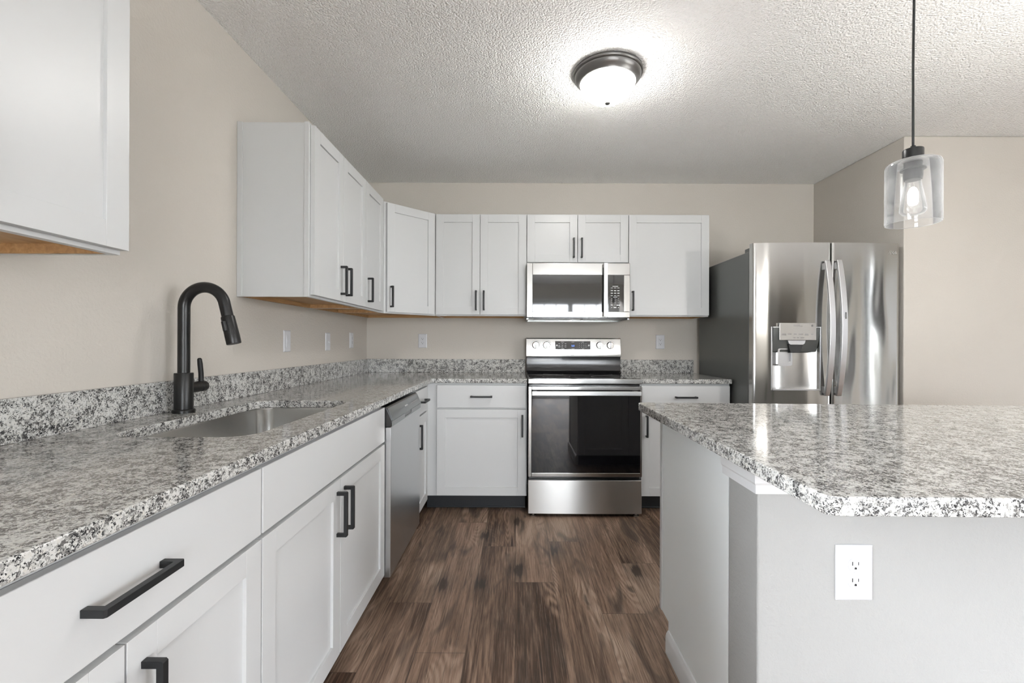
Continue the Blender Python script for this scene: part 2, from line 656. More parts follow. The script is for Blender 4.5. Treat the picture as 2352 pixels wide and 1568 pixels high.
wall_with_holes('wall_left', 'y', XL - T, T, YR - T, YB + T, OPEN_LEFT)
HX_A, HX_B = 3.95, 5.0  # unseen hall opening, added to reflect as a dark band in the refrigerator
wall_with_holes('wall_rear', 'x', YR, T, XL, XR + T, OPEN_REAR + [(HX_A, HX_B, 0.0, 2.12)])
bm = bmesh.new()
box(bm, HX_A - T, HX_A, -7.0, YR - T, 0, ZC)
box(bm, HX_B, HX_B + T, -7.0, YR - T, 0, ZC)
box(bm, HX_A - T, HX_B + T, -7.0 - T, -7.0, 0, ZC)
box(bm, HX_A - T, HX_B + T, -7.0, YR - T, ZC, ZC + 0.1)
box(bm, HX_A - T, HX_B + T, -7.0, YR - T, -0.1, 0)
struct('added_dark_hall', bm, M['wall'])
wall_with_holes('wall_right', 'y', XR, T, YR, NY, OPEN_RIGHT)


def window(name, axis, at, u0, u1, z0, z1, cols, rows, sashes=1, sg=1):
    """glazed opening: frame mesh with panes, muntins and casing as children"""
    def bb(lst, a, b, c, d, y0, y1):
        if axis == 'x':
            lst.append((a, b, at - y1, at - y0, c, d))
        else:
            lst.append((min(at + sg * y0, at + sg * y1), max(at + sg * y0, at + sg * y1), a, b, c, d))
    fr, mu, ca, pa = [], [], [], []
    f = 0.055
    for s in range(sashes):
        w = (u1 - u0) / sashes
        a, b = u0 + s * w, u0 + (s + 1) * w
        bb(fr, a, a + f, z0, z1, 0.05, 0.10)
        bb(fr, b - f, b, z0, z1, 0.05, 0.10)
        bb(fr, a + f, b - f, z0, z0 + f, 0.05, 0.10)
        bb(fr, a + f, b - f, z1 - f, z1, 0.05, 0.10)
        bb(pa, a + f, b - f, z0 + f, z1 - f, 0.073, 0.077)
        for i in range(1, cols):
            x = a + f + (w - 2 * f) * i / cols
            bb(mu, x - 0.010, x + 0.010, z0 + f, z1 - f, 0.066, 0.084)
        for i in range(1, rows):
            z = z0 + f + (z1 - z0 - 2 * f) * i / rows
            bb(mu, a + f, b - f, z - 0.010, z + 0.010, 0.066, 0.084)
    k = 0.07
    bb(ca, u0 - k, u0, z0 - (k if z0 > 0 else 0), z1 + k, -0.018, 0.0)
    bb(ca, u1, u1 + k, z0 - (k if z0 > 0 else 0), z1 + k, -0.018, 0.0)
    bb(ca, u0, u1, z1, z1 + k, -0.018, 0.0)
    if z0 > 0:
        bb(ca, u0, u1, z0 - k, z0, -0.022, 0.0)
    o = boxes(name, fr, M['trim'], None, 0.003)
    o['kind'] = 'structure'
    boxes('glass_pane', pa, M['pane'], o)
    boxes('glazing_bars', mu, M['trim'], o)
    boxes('casing', ca, M['trim'], o, 0.003)


window('door_1', 'x', YR, *OPEN_REAR[0], 3, 5, 2)
window('added_window_2', 'y', XR, *OPEN_RIGHT[0], 3, 3, 1)  # unseen window added for daylight and a bright stripe on the refrigerator
window('added_window_3', 'y', XR, *OPEN_RIGHT[1], 1, 3, 1)  # narrow unseen window, added for one more reflected stripe
# unseen white door, added to reflect as pale stripes in the refrigerator
DY0, DY1, DZ = 0.35, 1.16, 2.03
bm = bmesh.new()
box(bm, XR - 0.036, XR - 0.001, DY0, DY1, 0.008, DZ)
d2 = struct('added_door_2', bm, M['trim'], bevel=0.002)
bm = bmesh.new()
for a, b in ((0.12, 0.95), (1.12, 1.90)):
    for u in (DY0 + 0.11, DY0 + 0.455):
        box(bm, XR - 0.042, XR - 0.035, u, u + 0.245, a, b)
mk('door_panels', bm, M['trim'], d2, 0.004)
boxes('casing', [(XR - 0.018, XR, DY0 - 0.075, DY0 - 0.005, 0, DZ + 0.075), (XR - 0.018, XR, DY1 + 0.005, DY1 + 0.075, 0, DZ + 0.075), (XR - 0.018, XR, DY0 - 0.005, DY1 + 0.005, DZ + 0.005, DZ + 0.075)], M['trim'], d2, 0.003)
bm = bmesh.new()
lathe(bm, [(0.026, -0.037), (0.026, -0.043), (0.010, -0.046), (0.010, -0.066), (0.026, -0.074), (0.028, -0.086), (0.018, -0.096), (0.002, -0.098)], 20, (XR, DY0 + 0.07, 0.96), 'x')
mk('door_knob', bm, M['pewter'], d2)
window('added_window_1', 'y', XL, *OPEN_LEFT[0], 3, 3, 2, -1)  # unseen window added to light the island's left side and the ceiling
bm = bmesh.new()
box(bm, -14, 20, -18, 12, -0.30, -0.20)
struct('ground', bm, M['bounce_ground'])
bm = bmesh.new()
box(bm, -1.2, 3.6, YR - T - 2.6, YR - T - 0.005, 2.32, 2.44)
struct('added_sky_blocker', bm, M['trim'])  # unseen roof added outside to cut the sky light through the patio door


def sweep(bm, prof, path_fn, n):
    """prof: list of (offset, z); path_fn(i, offset) gives xy"""
    cols = [[bm.verts.new((*path_fn(i, o), z)) for o, z in prof] for i in range(n)]
    m = len(prof)
    for a, b in zip(cols, cols[1:]):
        for k in range(m):
            bm.faces.new((a[k], a[(k + 1) % m], b[(k + 1) % m], b[k]))
    bm.faces.new(cols[0])
    bm.faces.new(cols[-1])


BASE_PROF = [(0, 0.001), (0.013, 0.001), (0.013, 0.062), (0.010, 0.074), (0.005, 0.083), (0, 0.085)]
bm = bmesh.new()
sweep(bm, BASE_PROF, lambda i, o: [(NX + 0.0, NY - o), (XR, NY - o)][i], 2)
struct('baseboard_nook', bm, M['trim'])
bm = bmesh.new()
sweep(bm, BASE_PROF, lambda i, o: [(XL, YR + o), (0.22, YR + o)][i], 2)
sweep(bm, BASE_PROF, lambda i, o: [(2.18, YR + o), (HX_A - 0.002, YR + o)][i], 2)
struct('baseboard_rear', bm, M['trim'])

# island half wall under the bar overhang, with its trim and baseboard
IX0, IX1 = 0.575, 2.42
IY0, IY1, IY2 = 1.072, 1.222, 1.790      # half wall front, half wall back, cabinet front
bm = bmesh.new()
box(bm, IX0, IX1, IY0, IY1, 0, 0.8835)
struct('wall_island', bm, M['island_wall'], bevel=0.006, seg=3)
bm = bmesh.new()
TP = [(0, 0.806), (0.011, 0.806), (0.011, 0.826), (0.015, 0.832), (0.016, 0.850), (0.022, 0.868), (0.034, 0.8835), (0, 0.8835)]
sweep(bm, TP, lambda i, o: [(IX0 - o, IY1 + 0.012), (IX0 - o, IY0 - o), (IX1, IY0 - o)][i], 3)
struct('trim_1', bm, M['trim'], angle=25)
bm = bmesh.new()
sweep(bm, BASE_PROF, lambda i, o: [(IX0 - o, 1.690), (IX0 - o, IY0 - o), (IX1, IY0 - o)][i], 3)
struct('baseboard_island', bm, M['trim'], angle=25)


# ------------------------------------------------------------------ cabinets
def handle(parent, pos, length=0.147, vertical=True, name='handle'):
    """square bar pull; pos = centre on the front surface (x, y, z) with the front facing -y"""
    w, so, th = 0.0115, 0.035, 0.0115
    h = length / 2
    ch = 0.003
    out = [(-h, 0), (-h, -so + ch), (-h + ch, -so), (h - ch, -so), (h, -so + ch), (h, 0), (h - th, 0), (h - th, -so + th), (-h + th, -so + th), (-h + th, 0)]
    bm = bmesh.new()
    x, y, z = pos
    lo, hi = [], []
    for a, s in out:
        if vertical:
            lo.append(bm.verts.new((x - w / 2, y + s, z + a)))
            hi.append(bm.verts.new((x + w / 2, y + s, z + a)))
        else:
            lo.append(bm.verts.new((x + a, y + s, z - w / 2)))
            hi.append(bm.verts.new((x + a, y + s, z + w / 2)))
    n = len(out)
    for i in range(n):
        bm.faces.new((lo[i], lo[(i + 1) % n], hi[(i + 1) % n], hi[i]))
    for ring in (lo, hi):
        bm.faces.new((ring[0], ring[1], ring[2], ring[8], ring[9]))
        bm.faces.new((ring[2], ring[3], ring[7], ring[8]))
        bm.faces.new((ring[3], ring[4], ring[5], ring[6], ring[7]))
    o = mk(name, bm, M['black'], parent, 0.0008, 2)
    o['label'] = 'matte black square bar pull'
    return o


def door(parent, x0, x1, z0, z1, hx=None, hz=None, st=0.057, loc=None, rz=0.0, name='door'):
    """five-piece shaker door, front faces -y, back on y = 0"""
    t, rec = 0.0195, 0.0085
    g = 0.0001
    bm = bmesh.new()
    box(bm, x0, x0 + st, -t, -0.001, z0, z1)
    box(bm, x1 - st, x1, -t, -0.001, z0, z1)
    box(bm, x0 + st + g, x1 - st - g, -t, -0.001, z0, z0 + st)
    box(bm, x0 + st + g, x1 - st - g, -t, -0.001, z1 - st, z1)
    box(bm, x0 + st - 0.004, x1 - st + 0.004, -t + rec, -0.003, z0 + st - 0.004, z1 - st + 0.004)
    o = mk(name, bm, M['cab'], parent, 0.0008, 2, loc=loc, rz=rz)
    if hx is not None:
        handle(o, (hx, -t, hz))
    return o


def drawer(parent, x0, x1, z0, z1, pull=True):
    o = boxes('drawer_front', [(x0, x1, -0.0195, -0.001, z0, z1)], M['cab'], parent, 0.002)
    if pull:
        handle(o, ((x0 + x1) / 2, -0.0195, (z0 + z1) / 2), vertical=False)
    return o


FR = 0.038


def upper(label, loc, rz, W, z0, z1, D, doors, handles, scribe_left=False):
    """doors: list of (x0, x1); handles: x of each pull or None"""
    t = thing('upper_cabinet', label, 'cabinet', loc, rz, 'white wall cabinets')
    s = 0.012
    boxes('carcass', [(0, s, 0.019, D, z0, z1), (W - s, W, 0.019, D, z0, z1), (s, W - s, 0.019, D, z1 - s, z1), (s, W - s, D - 0.006, D, z0 + 0.03, z1 - s)], M['cab'], t, 0.0008)
    fl = [(0, FR, 0, 0.019, z0, z1), (W - FR, W, 0, 0.019, z0, z1), (FR, W - FR, 0, 0.019, z0, z0 + FR), (FR, W - FR, 0, 0.019, z1 - FR, z1)]
    boxes('face_frame', fl, M['cab'], t, 0.0008)
    boxes('bottom_panel', [(s, W - s, 0.0195, D - 0.012, z0 + 0.022, z0 + 0.031), (s, s + 0.010, 0.0195, D - 0.014, z0 + 0.0005, z0 + 0.022),
                           (W - s - 0.010, W - s, 0.0195, D - 0.014, z0 + 0.0005, z0 + 0.022), (s + 0.010, W - s - 0.010, D - 0.014, D - 0.002, z0 + 0.001, z0 + 0.022)], M['wood'], t)
    if scribe_left:
        boxes('scribe_strip', [(-0.005, 0.001, D - 0.022, D, z0, z1 + 0.001)], M['cab'], t, 0.0008)
        boxes('frame_edge', [(-0.004, 0.001, 0, 0.020, z0, z1 + 0.002)], M['cab'], t, 0.0008)
    for (a, b), hx in zip(doors, handles):
        door(t, a, b, z0 + 0.010, z1 - 0.008, hx, z0 + 0.010 + 0.031 + 0.0735 if hx is not None else None)
    return t


UZ0, UZ1 = 1.357, 2.122
UX = -0.9109        # face of the left upper run
UY = 3.3887         # face of the back upper run
UDL, UDB = UX - XL - 0.001, YB - UY - 0.001

upper('white wall cabinet in the near upper left corner, cropped by the photo edge', (UX, 0.282, 0), PI / 2, 0.754, UZ0, UZ1, UDL,
      [(0.004, 0.374), (0.378, 0.7555)], [0.343, 0.409])
upper('white double-door wall cabinet with exposed side panel right of the black faucet', (UX, 1.978, 0), PI / 2, 0.690, UZ0, UZ1, UDL,
      [(0.010, 0.3425), (0.3455, 0.6885)], [0.310, 0.378], True)
upper('narrow single-door white wall cabinet on the left wall beside the diagonal corner cabinet', (UX, 2.669, 0), PI / 2, 0.4145, UZ0, UZ1, UDL,
      [(0.0025, 0.343)], [0.036])
upper('white double-door wall cabinet between the diagonal corner cabinet and microwave', (-0.606, UY, 0), 0, 0.680, UZ0, UZ1, UDB,
      [(0.002, 0.3305), (0.3335, 0.677)], [0.304, 0.362])
t = upper('short white double-door wall cabinet directly above the microwave', (0.0745, UY, 0), 0, 0.760, 1.750, UZ1, UDB,
          [(0.003, 0.378), (0.382, 0.757)], [0.350, 0.409])
upper('white single-door wall cabinet at the right end, between microwave and refrigerator', (0.835, UY, 0), 0, 0.605, UZ0, UZ1, UDB,
      [(0.003, 0.602)], [0.030])

# diagonal corner cabinet
t = thing('corner_upper_cabinet', 'white diagonal wall cabinet angled across the back left corner', 'cabinet', (UX, 3.0840, 0), 0, 'white wall cabinets')
wx, wy = XL - UX + 0.001, YB - 3.0840 - 0.001
dx, dy = -0.6065 - UX, UY - 3.0840
foot = [(wx, wy), (wx, 0.0005), (0, 0.0005), (dx, dy), (dx, wy)]
bm = bmesh.new()
prism(bm, foot, UZ0 + 0.030, UZ1)
mk('carcass', bm, M['cab'], t, 0.0008)
ln = math.hypot(dx, dy)
ang = math.atan2(dy, dx)
boxes('face_frame', [(0.001, FR, -0.001, 0.018, UZ0, UZ1), (ln - FR, ln - 0.001, -0.001, 0.018, UZ0, UZ1), (FR, ln - FR, -0.001, 0.018, UZ0, UZ0 + FR)], M['cab'], t, 0.0008, rz=ang)
bm = bmesh.new()
ins = [(wx + 0.003, wy - 0.003), (wx + 0.003, 0.012), (0.006, 0.012), (dx - 0.012, dy + 0.006 + 0.012), (dx - 0.012, wy - 0.003)]
prism(bm, ins, UZ0 + 0.021, UZ0 + 0.0295)
box(bm, wx + 0.004, dx - 0.012, wy - 0.016, wy - 0.004, UZ0 + 0.001, UZ0 + 0.022)
box(bm, wx + 0.004, wx + 0.016, 0.012, wy - 0.016, UZ0 + 0.001, UZ0 + 0.022)
mk('bottom_panel', bm, M['wood'], t)
door(t, 0.018, ln - 0.024, UZ0 + 0.010, UZ1 - 0.008, 0.045, UZ0 + 0.010 + 0.031 + 0.0735, rz=ang)


def base(label, loc, rz, W, D, drawers, doors, left_end=False, right_end=False, filler=None, toe=(0.0, None), fw=FR, pull_dz=0.0, name='base_cabinet', group='white base cabinets'):
    """drawers: (x0, x1, has_pull); doors: (x0, x1, pull x)"""
    t = thing(name, label, 'cabinet', loc, rz, group)
    s = 0.016
    zt, zb = 0.8835, 0.112
    boxes('carcass', [(0, s, 0.019, D, zb, zt), (W - s, W, 0.019, D, zb, zt), (s, W - s, 0.019, D, zb, zb + s), (s, W - s, D - 0.008, D, zb + s, zt)], M['cab'], t, 0.0008)
    boxes('face_frame', [(0, fw, 0, 0.019, zb, zt), (W - FR, W, 0, 0.019, zb, zt), (fw, W - FR, 0, 0.019, zb, zb + FR), (fw, W - FR, 0, 0.019, zt - 0.028, zt), (fw, W - FR, 0, 0.019, 0.69, 0.73)], M['cab'], t, 0.0008)
    tx0, tx1 = toe[0], toe[1] if toe[1] is not None else W
    boxes('toe_kick', [(tx0, tx1, 0.086, 0.098, 0.001, zb - 0.001), (tx0, tx1, 0.080, 0.086, 0.001, 0.012)], M['rubber'], t, 0.003)
    for a, b, p in drawers:
        drawer(t, a, b, 0.7155, 0.8690, p)
    for a, b, hx in doors:
        door(t, a, b, 0.119, 0.7045, hx, 0.7045 - 0.036 - 0.0735 + pull_dz if hx is not None else None)
    return t


BX, BY = -0.6059, 3.0837            # base faces: left run, back run
BDL, BDB = BX - XL - 0.001, YB - BY - 0.001
base('nearest white base cabinet with one wide drawer above two doors, bottom left', (BX, 0.318, 0), PI / 2, 0.724, BDL,
     [(0.003, 0.7215, True)], [(0.003, 0.3595, 0.331), (0.3635, 0.7215, 0.394)], pull_dz=-0.010)
base('white sink base cabinet with plain false drawer front between dishwasher and wide-drawer cabinet', (BX, 1.0425, 0), PI / 2, 0.974, BDL,
     [(0.003, 0.971, False)], [(0.003, 0.4655, 0.437), (0.4695, 0.971, 0.499)], name='sink_base_cabinet')
base('narrow white base cabinet squeezed between the dishwasher and the inner corner', (BX, 2.645, 0), PI / 2, 0.4375, BDL,
     [(0.003, 0.345, True)], [(0.003, 0.345, 0.030)])
t = base('white base cabinet with drawer and single door left of the range', (-0.6055, BY, 0), 0, 0.679, BDB,
         [(0.066, 0.672, True)], [(0.066, 0.672, 0.648)], toe=(-0.02, 0.672), fw=0.100)
base('white base cabinet with drawer between the range and refrigerator, partly behind the island', (0.842, BY, 0), 0, 0.614, BDB,
     [(0.008, 0.609, True)], [(0.008, 0.609, 0.042)], toe=(0.004, 0.610))

# island cabinets: doors face the range
t = thing('island_cabinet', 'island cabinet with pale grey end panel facing the aisle', 'cabinet', (IX0, IY1, 0), 0, 'island cabinets')
t2 = thing('island_cabinet', 'inner island cabinet hidden behind the half wall, under the island worktop', 'cabinet', (IX0 + 0.93, IY1, 0), 0, 'island cabinets')
for k, (tt, w) in enumerate(((t, 0.928), (t2, IX1 - IX0 - 0.93))):
    D = IY2 - IY1
    if k == 0:
        bm = bmesh.new()
        prism(bm, [(0.0005, 0), (D - 0.093, 0), (D - 0.093, 0.112), (D, 0.112), (D, 0.8835), (0.0005, 0.8835)], 0, 0.016, 'x')
        mk('end_panel', bm, M['panel'], tt, 0.0008)
    boxes('carcass', [(0.016, w - 0.001, 0.001, D - 0.020, 0.112, 0.128), (w - 0.017, w - 0.001, 0.001, D - 0.020, 0.128, 0.8835), (0.016, w - 0.017, 0.001, 0.009, 0.128, 0.8835)] + ([(0.0, 0.016, 0.001, D - 0.02, 0.112, 0.8835)] if k else []), M['cab'], tt)
    x0 = 0.0
    boxes('face_frame', [(x0 - (0.003 if k == 0 else 0), FR, D - 0.019, D + 0.0005, 0.112, 0.8835), (w - FR, w - 0.001, D - 0.019, D + 0.0005, 0.112, 0.8835), (FR, w - FR, D - 0.019, D + 0.0005, 0.112, 0.150), (FR, w - FR, D - 0.019, D + 0.0005, 0.855, 0.8835)], M['cab'], tt, 0.0008)
    boxes('toe_kick', [(0.017, w - 0.001, D - 0.105, D - 0.094, 0.001, 0.111)], M['rubber'], tt)
    hw = w / 2
    for a, b, hx in ((0.003, hw - 0.002, hw - 0.034), (hw + 0.002, w - 0.003, hw + 0.034)):
        # seen from the range the front faces +y: build mirrored in a frame turned by pi
        door(tt, -b, -a, 0.119, 0.868, -hx, 0.868 - 0.036 - 0.0735, loc=(0, D + 0.0008, 0), rz=PI)


# ------------------------------------------------------------------ worktops
def slab(bm, outer, holes, z0, z1):
    def loop(pts):
        vs = [bm.verts.new((x, y, z1)) for x, y in pts]
        return [bm.edges.new((vs[i], vs[(i + 1) % len(vs)])) for i in range(len(vs))]
    es = loop(outer)
    for h in holes:
        es += loop(h)
    r = bmesh.ops.triangle_fill(bm, use_beauty=True, use_dissolve=False, edges=es)
    fs = [g for g in r['geom'] if isinstance(g, bmesh.types.BMFace)]
    ex = bmesh.ops.extrude_face_region(bm, geom=fs)
    for v in [g for g in ex['geom'] if isinstance(g, bmesh.types.BMVert)]:
        v.co.z = z0


CT, CB = 0.914, 0.884
CX, CY = -0.574, 3.052
SX0, SX1, SY0, SY1 = -1.072, -0.690, 1.165, 1.885
t = thing('worktop', 'L-shaped speckled grey granite worktop along the left and back walls', 'worktop', (0, 0, 0))
bm = bmesh.new()
g = 0.001
slab(bm, [(XL + g, 0.25), (CX, 0.25), (CX, CY), (0.0745, CY), (0.0745, YB - g), (XL + g, YB - g)], [rrect(SX0, SX1, SY0, SY1, 0.075, 8)], CB, CT)
mk('slab', bm, M['granite'], t, 0.0045, 3)
bt, bh = 0.020, 0.108
boxes('backsplash', [(XL + g, XL + bt, 0.25, YB - g, CT + 0.0002, CT + bh), (XL + bt + 0.0003, 0.0715, YB - bt, YB - g, CT + 0.0002, CT + bh)], M['granite'], t, 0.0015)

t = thing('worktop', 'short speckled grey granite worktop between the range and refrigerator', 'worktop', (0, 0, 0))
bm = bmesh.new()
slab(bm, [(0.8405, CY), (1.461, CY), (1.461, YB - g), (0.8405, YB - g)], [], CB, CT)
mk('slab', bm, M['granite'], t, 0.0045, 3)
boxes('backsplash', [(0.842, 1.443, YB - bt, YB - g, CT + 0.0002, CT + bh)], M['granite'], t, 0.0015)

t = thing('island_worktop', 'large speckled grey granite island worktop in the right foreground', 'worktop', (0, 0, 0))
bm = bmesh.new()
slab(bm, [(0.497, 0.735), (0.503, 0.724), (0.514, 0.719), (2.46, 0.690), (2.47, 1.775), (0.512, 1.850), (0.501, 1.846), (0.4975, 1.836)], [], 0.8845, 0.916)
mk('slab', bm, M['granite'], t, 0.006, 3)

# ------------------------------------------------------------------ sink and faucet
t = thing('sink', 'undermount stainless steel sink bowl set in the left worktop', 'sink', ((SX0 + SX1) / 2, (SY0 + SY1) / 2, 0.70))
ox, oy = (SX0 + SX1) / 2, (SY0 + SY1) / 2
bm = bmesh.new()
lay = [(0.012, 0.087, 0.1835), (-0.003, 0.072, 0.1835), (-0.003, 0.072, 0.178), (0.004, 0.070, 0.09), (0.010, 0.066, 0.03), (0.024, 0.058, 0.008), (0.045, 0.045, 0.001), (0.14, 0.02, -0.004)]
rings = []
for ins_, r, z in lay:
    rings.append([bm.verts.new((x - ox, y - oy, z)) for x, y in rrect(SX0 + ins_ - 0.0, SX1 - ins_, SY0 + ins_, SY1 - ins_, r, 8)] if ins_ < 0.1 else
                 [bm.verts.new((x - ox, y - oy, z)) for x, y in rrect(SX0 + ins_, SX1 - ins_, SY0 + ins_, SY1 - ins_, r, 8)])
# flange starts outside the cut-out, under the stone
for v, (x, y) in zip(rings[0], rrect(SX0 - 0.02, SX1 + 0.02, SY0 - 0.02, SY1 + 0.02, 0.09, 8)):
    v.co.x, v.co.y = x - ox, y - oy
for v, (x, y) in zip(rings[1], rrect(SX0 - 0.002, SX1 + 0.002, SY0 - 0.002, SY1 + 0.002, 0.076, 8)):
    v.co.x, v.co.y = x - ox, y - oy
for a, b in zip(rings, rings[1:]):
    n = len(a)
    for k in range(n):
        bm.faces.new((a[k], a[(k + 1) % n], b[(k + 1) % n], b[k]))
bm.faces.new(rings[-1])
bo = mk('bowl', bm, M['steel_sink'], t, angle=60)
bm = bmesh.new()
lathe(bm, [(0.045, -0.003), (0.045, 0.000), (0.036, 0.0005), (0.030, -0.003), (0.006, -0.0035)], 32)
mk('drain', bm, M['chrome'], t)

FX, FY = -1.150, 1.560
t = thing('faucet', 'tall matte black gooseneck kitchen faucet standing behind the sink', 'faucet', (FX, FY, CT))
bm = bmesh.new()
lathe(bm, [(0.034, 0.0003), (0.034, 0.010), (0.0325, 0.012), (0.0285, 0.013), (0.0285, 0.135), (0.0275, 0.137), (0.019, 0.1375)], 40)
mk('body', bm, M['faucet'], t)
bm = bmesh.new()
R = 0.071
zs = 0.362
pts = [(0, 0, 0.130), (0, 0, 0.22), (0, 0, 0.30), (0, 0, zs)]
for k in range(1, 25):
    a = PI - (PI * 0.945) * k / 24
    pts.append((R + R * math.cos(a), 0, zs + R * math.sin(a)))
end = Vector(pts[-1])
dirn = (end - Vector(pts[-2])).normalized()
pts.append(tuple(end + dirn * 0.045))
tube(bm, pts, 0.0185, 28)
mk('spout', bm, M['faucet'], t)
hd = end + dirn * 0.042
tip = hd + dirn * 0.098
bm = bmesh.new()
tube(bm, [hd, hd + dirn * 0.001, hd + dirn * 0.004, hd + dirn * 0.07, tip - dirn * 0.003, tip, tip, tip - dirn * 0.006],
     [0.0185, 0.0205, 0.0215, 0.0230, 0.0230, 0.0222, 0.0185, 0.0175], 32)
hd_o = mk('spray_head', bm, M['faucet'], t)
bm = bmesh.new()
mid_ = hd + dirn * 0.036
sd = Vector((-0.25, -0.97, 0)).normalized()
for sgn in (0,):
    c = mid_ + sd * 0.0205
    tube(bm, [c - dirn * 0.019, c - dirn * 0.016, c + dirn * 0.016, c + dirn * 0.019], [0.005, 0.0085, 0.0085, 0.005], 16)
mk('button', bm, M['faucet'], hd_o)
bm = bmesh.new()
lathe(bm, [(0.0195, 0.020), (0.0195, 0.074), (0.0180, 0.0755), (0.0180, 0.078), (0.0195, 0.0795), (0.0195, 0.100), (0.0180, 0.104), (0.012, 0.1055)], 32, (0, 0, 0.083), 'y')
lv = mk('valve', bm, M['faucet'], t)
bm = bmesh.new()
tube(bm, [(0, 0.086, 0.096), (0, 0.085, 0.13), (0, 0.080, 0.165), (0, 0.077, 0.182), (0, 0.0765, 0.186)], [0.0085, 0.0085, 0.0085, 0.0075, 0.004], 16)
mk('lever', bm, M['faucet'], lv)

# ------------------------------------------------------------------ dishwasher
t = thing('dishwasher', 'stainless steel dishwasher with black control strip, built in under the left worktop', 'dishwasher', (BX, 2.0215, 0), PI / 2)
DW = 0.612
bm = bmesh.new()
box(bm, 0.004, DW - 0.004, 0.004, 0.56, 0.105, 0.868)
mk('tub', bm, M['dark'], t)
boxes('door_panel', [(0.002, DW - 0.002, -0.044, 0.002, 0.103, 0.7775)], M['steel_dw'], t, 0.0025)
bm = bmesh.new()
prism(bm, [(0.003, 0.868), (-0.018, 0.868), (-0.024, 0.862), (-0.049, 0.806), (-0.046, 0.779), (0.003, 0.779)], 0.0, DW, 'x')
cp = mk('control_panel', bm, M['black_gloss'], t, 0.002)
# steel fascia on the slope, split around the pocket handle
bm = bmesh.new()
prism(bm, [(-0.0262, 0.8605), (-0.0500, 0.8065), (-0.0512, 0.8070), (-0.0274, 0.8612)], 0.010, DW - 0.006, 'x')
for a, b in ((0.004, 0.235), (0.375, DW - 0.004)):
    prism(bm, [(-0.0490, 0.805), (-0.0470, 0.7795), (-0.0482, 0.7795), (-0.0502, 0.805)], a, b, 'x')
prism(bm, [(-0.0474, 0.7862), (-0.0470, 0.7795), (-0.0482, 0.7795), (-0.0487, 0.7862)], 0.235, 0.375, 'x')
mk('fascia', bm, M['steel_fascia'], cp)
sl = math.atan2(0.0540, 0.0238)
text_mesh('brand_lettering', 'FRIGIDAIRE', 0.011, M['mark_silver'], cp, (0.305, -0.0394, 0.8345), (sl, 0, 0))
bm = bmesh.new()
for k in range(6):
    x = 0.40 + k * 0.027
    prism(bm, [(-0.0394, 0.8330), (-0.0404, 0.8308), (-0.0409, 0.8310), (-0.0399, 0.8332)], x, x + 0.009, 'x')
mk('button_lettering', bm, M['mark_silver'], cp)
boxes('toe_kick', [(0.004, DW - 0.004, 0.075, 0.088, 0.002, 0.102)], M['rubber'], t)

# ------------------------------------------------------------------ range
RX = 0.0795
t = thing('range', 'freestanding stainless steel electric range with black glass oven door', 'oven range', (RX, 2.985, 0))
RW = 0.756
boxes('body', [(0.004, RW - 0.004, 0.050, 0.675, 0.035, 0.880)], M['black_gloss'], t, 0.003)
for x in (0.035, RW - 0.035):
    for y in (0.030, 0.62):
        bm = bmesh.new()
        lathe(bm, [(0.018, 0.0005), (0.020, 0.003), (0.020, 0.010), (0.008, 0.013), (0.008, 0.0236 if y < 0.1 else 0.038)], 20, (x, y, 0))
        mk('foot', bm, M['chrome'], t)
# storage drawer
bm = bmesh.new()
N = 24
fr, bk = [], []
for k in range(N + 1):
    u = k / N
    x = 0.001 + (RW - 0.002) * u
    y = 0.008 - 0.006 * (1 - (2 * u - 1) ** 2)
    fr.append((x, y))
outl = fr + [(RW - 0.001, 0.048), (0.001, 0.048)]
prism(bm, outl, 0.024, 0.247)
mk('storage_drawer', bm, M['steel_drawer'], t, 0.003)
# oven door: steel frame with glass
od = boxes('oven_door', [(0.001, 0.022, 0.004, 0.049, 0.271, 0.868), (RW - 0.013, RW - 0.001, 0.004, 0.049, 0.271, 0.868),
                         (0.022, RW - 0.013, 0.004, 0.049, 0.271, 0.296), (0.022, RW - 0.013, 0.004, 0.049, 0.846, 0.868)], M['steel_range'], t, 0.0025)
boxes('oven_glass', [(0.0215, RW - 0.0125, 0.0075, 0.045, 0.2955, 0.8465)], M['glass_black'], od)
bm = bmesh.new()
prism(bm, [(-0.045, 0.812), (-0.031, 0.812), (-0.031, 0.842), (-0.045, 0.842)], 0.022, RW - 0.018, 'x')
for x in (0.030, RW - 0.058):
    prism(bm, [(-0.033, 0.815), (0.008, 0.815), (0.008, 0.839), (-0.033, 0.839)], x, x + 0.03, 'x')
mk('door_handle', bm, M['alu'], od, 0.004, 3)
# cooktop
ck = boxes('cooktop', [(-0.001, RW + 0.001, 0.004, 0.590, 0.886, 0.9195)], M['steel_range'], t, 0.004)
boxes('cooktop_glass', [(0.008, RW - 0.008, 0.022, 0.585, 0.9185, 0.9218)], M['glass_black'], ck, 0.001)
for cx_, cy_, r in ((0.20, 0.17, 0.095), (0.56, 0.17, 0.115), (0.20, 0.43, 0.075), (0.56, 0.43, 0.085)):
    bm = bmesh.new()
    n = 48
    a = [bm.verts.new((cx_ + r * math.cos(2 * PI * k / n), cy_ + r * math.sin(2 * PI * k / n), 0.92195)) for k in range(n)]
    b = [bm.verts.new((cx_ + (r - 0.0015) * math.cos(2 * PI * k / n), cy_ + (r - 0.0015) * math.sin(2 * PI * k / n), 0.92195)) for k in range(n)]
    for k in range(n):
        bm.faces.new((a[k], a[(k + 1) % n], b[(k + 1) % n], b[k]))
    mk('burner_ring', bm, M['mark_grey'], ck)
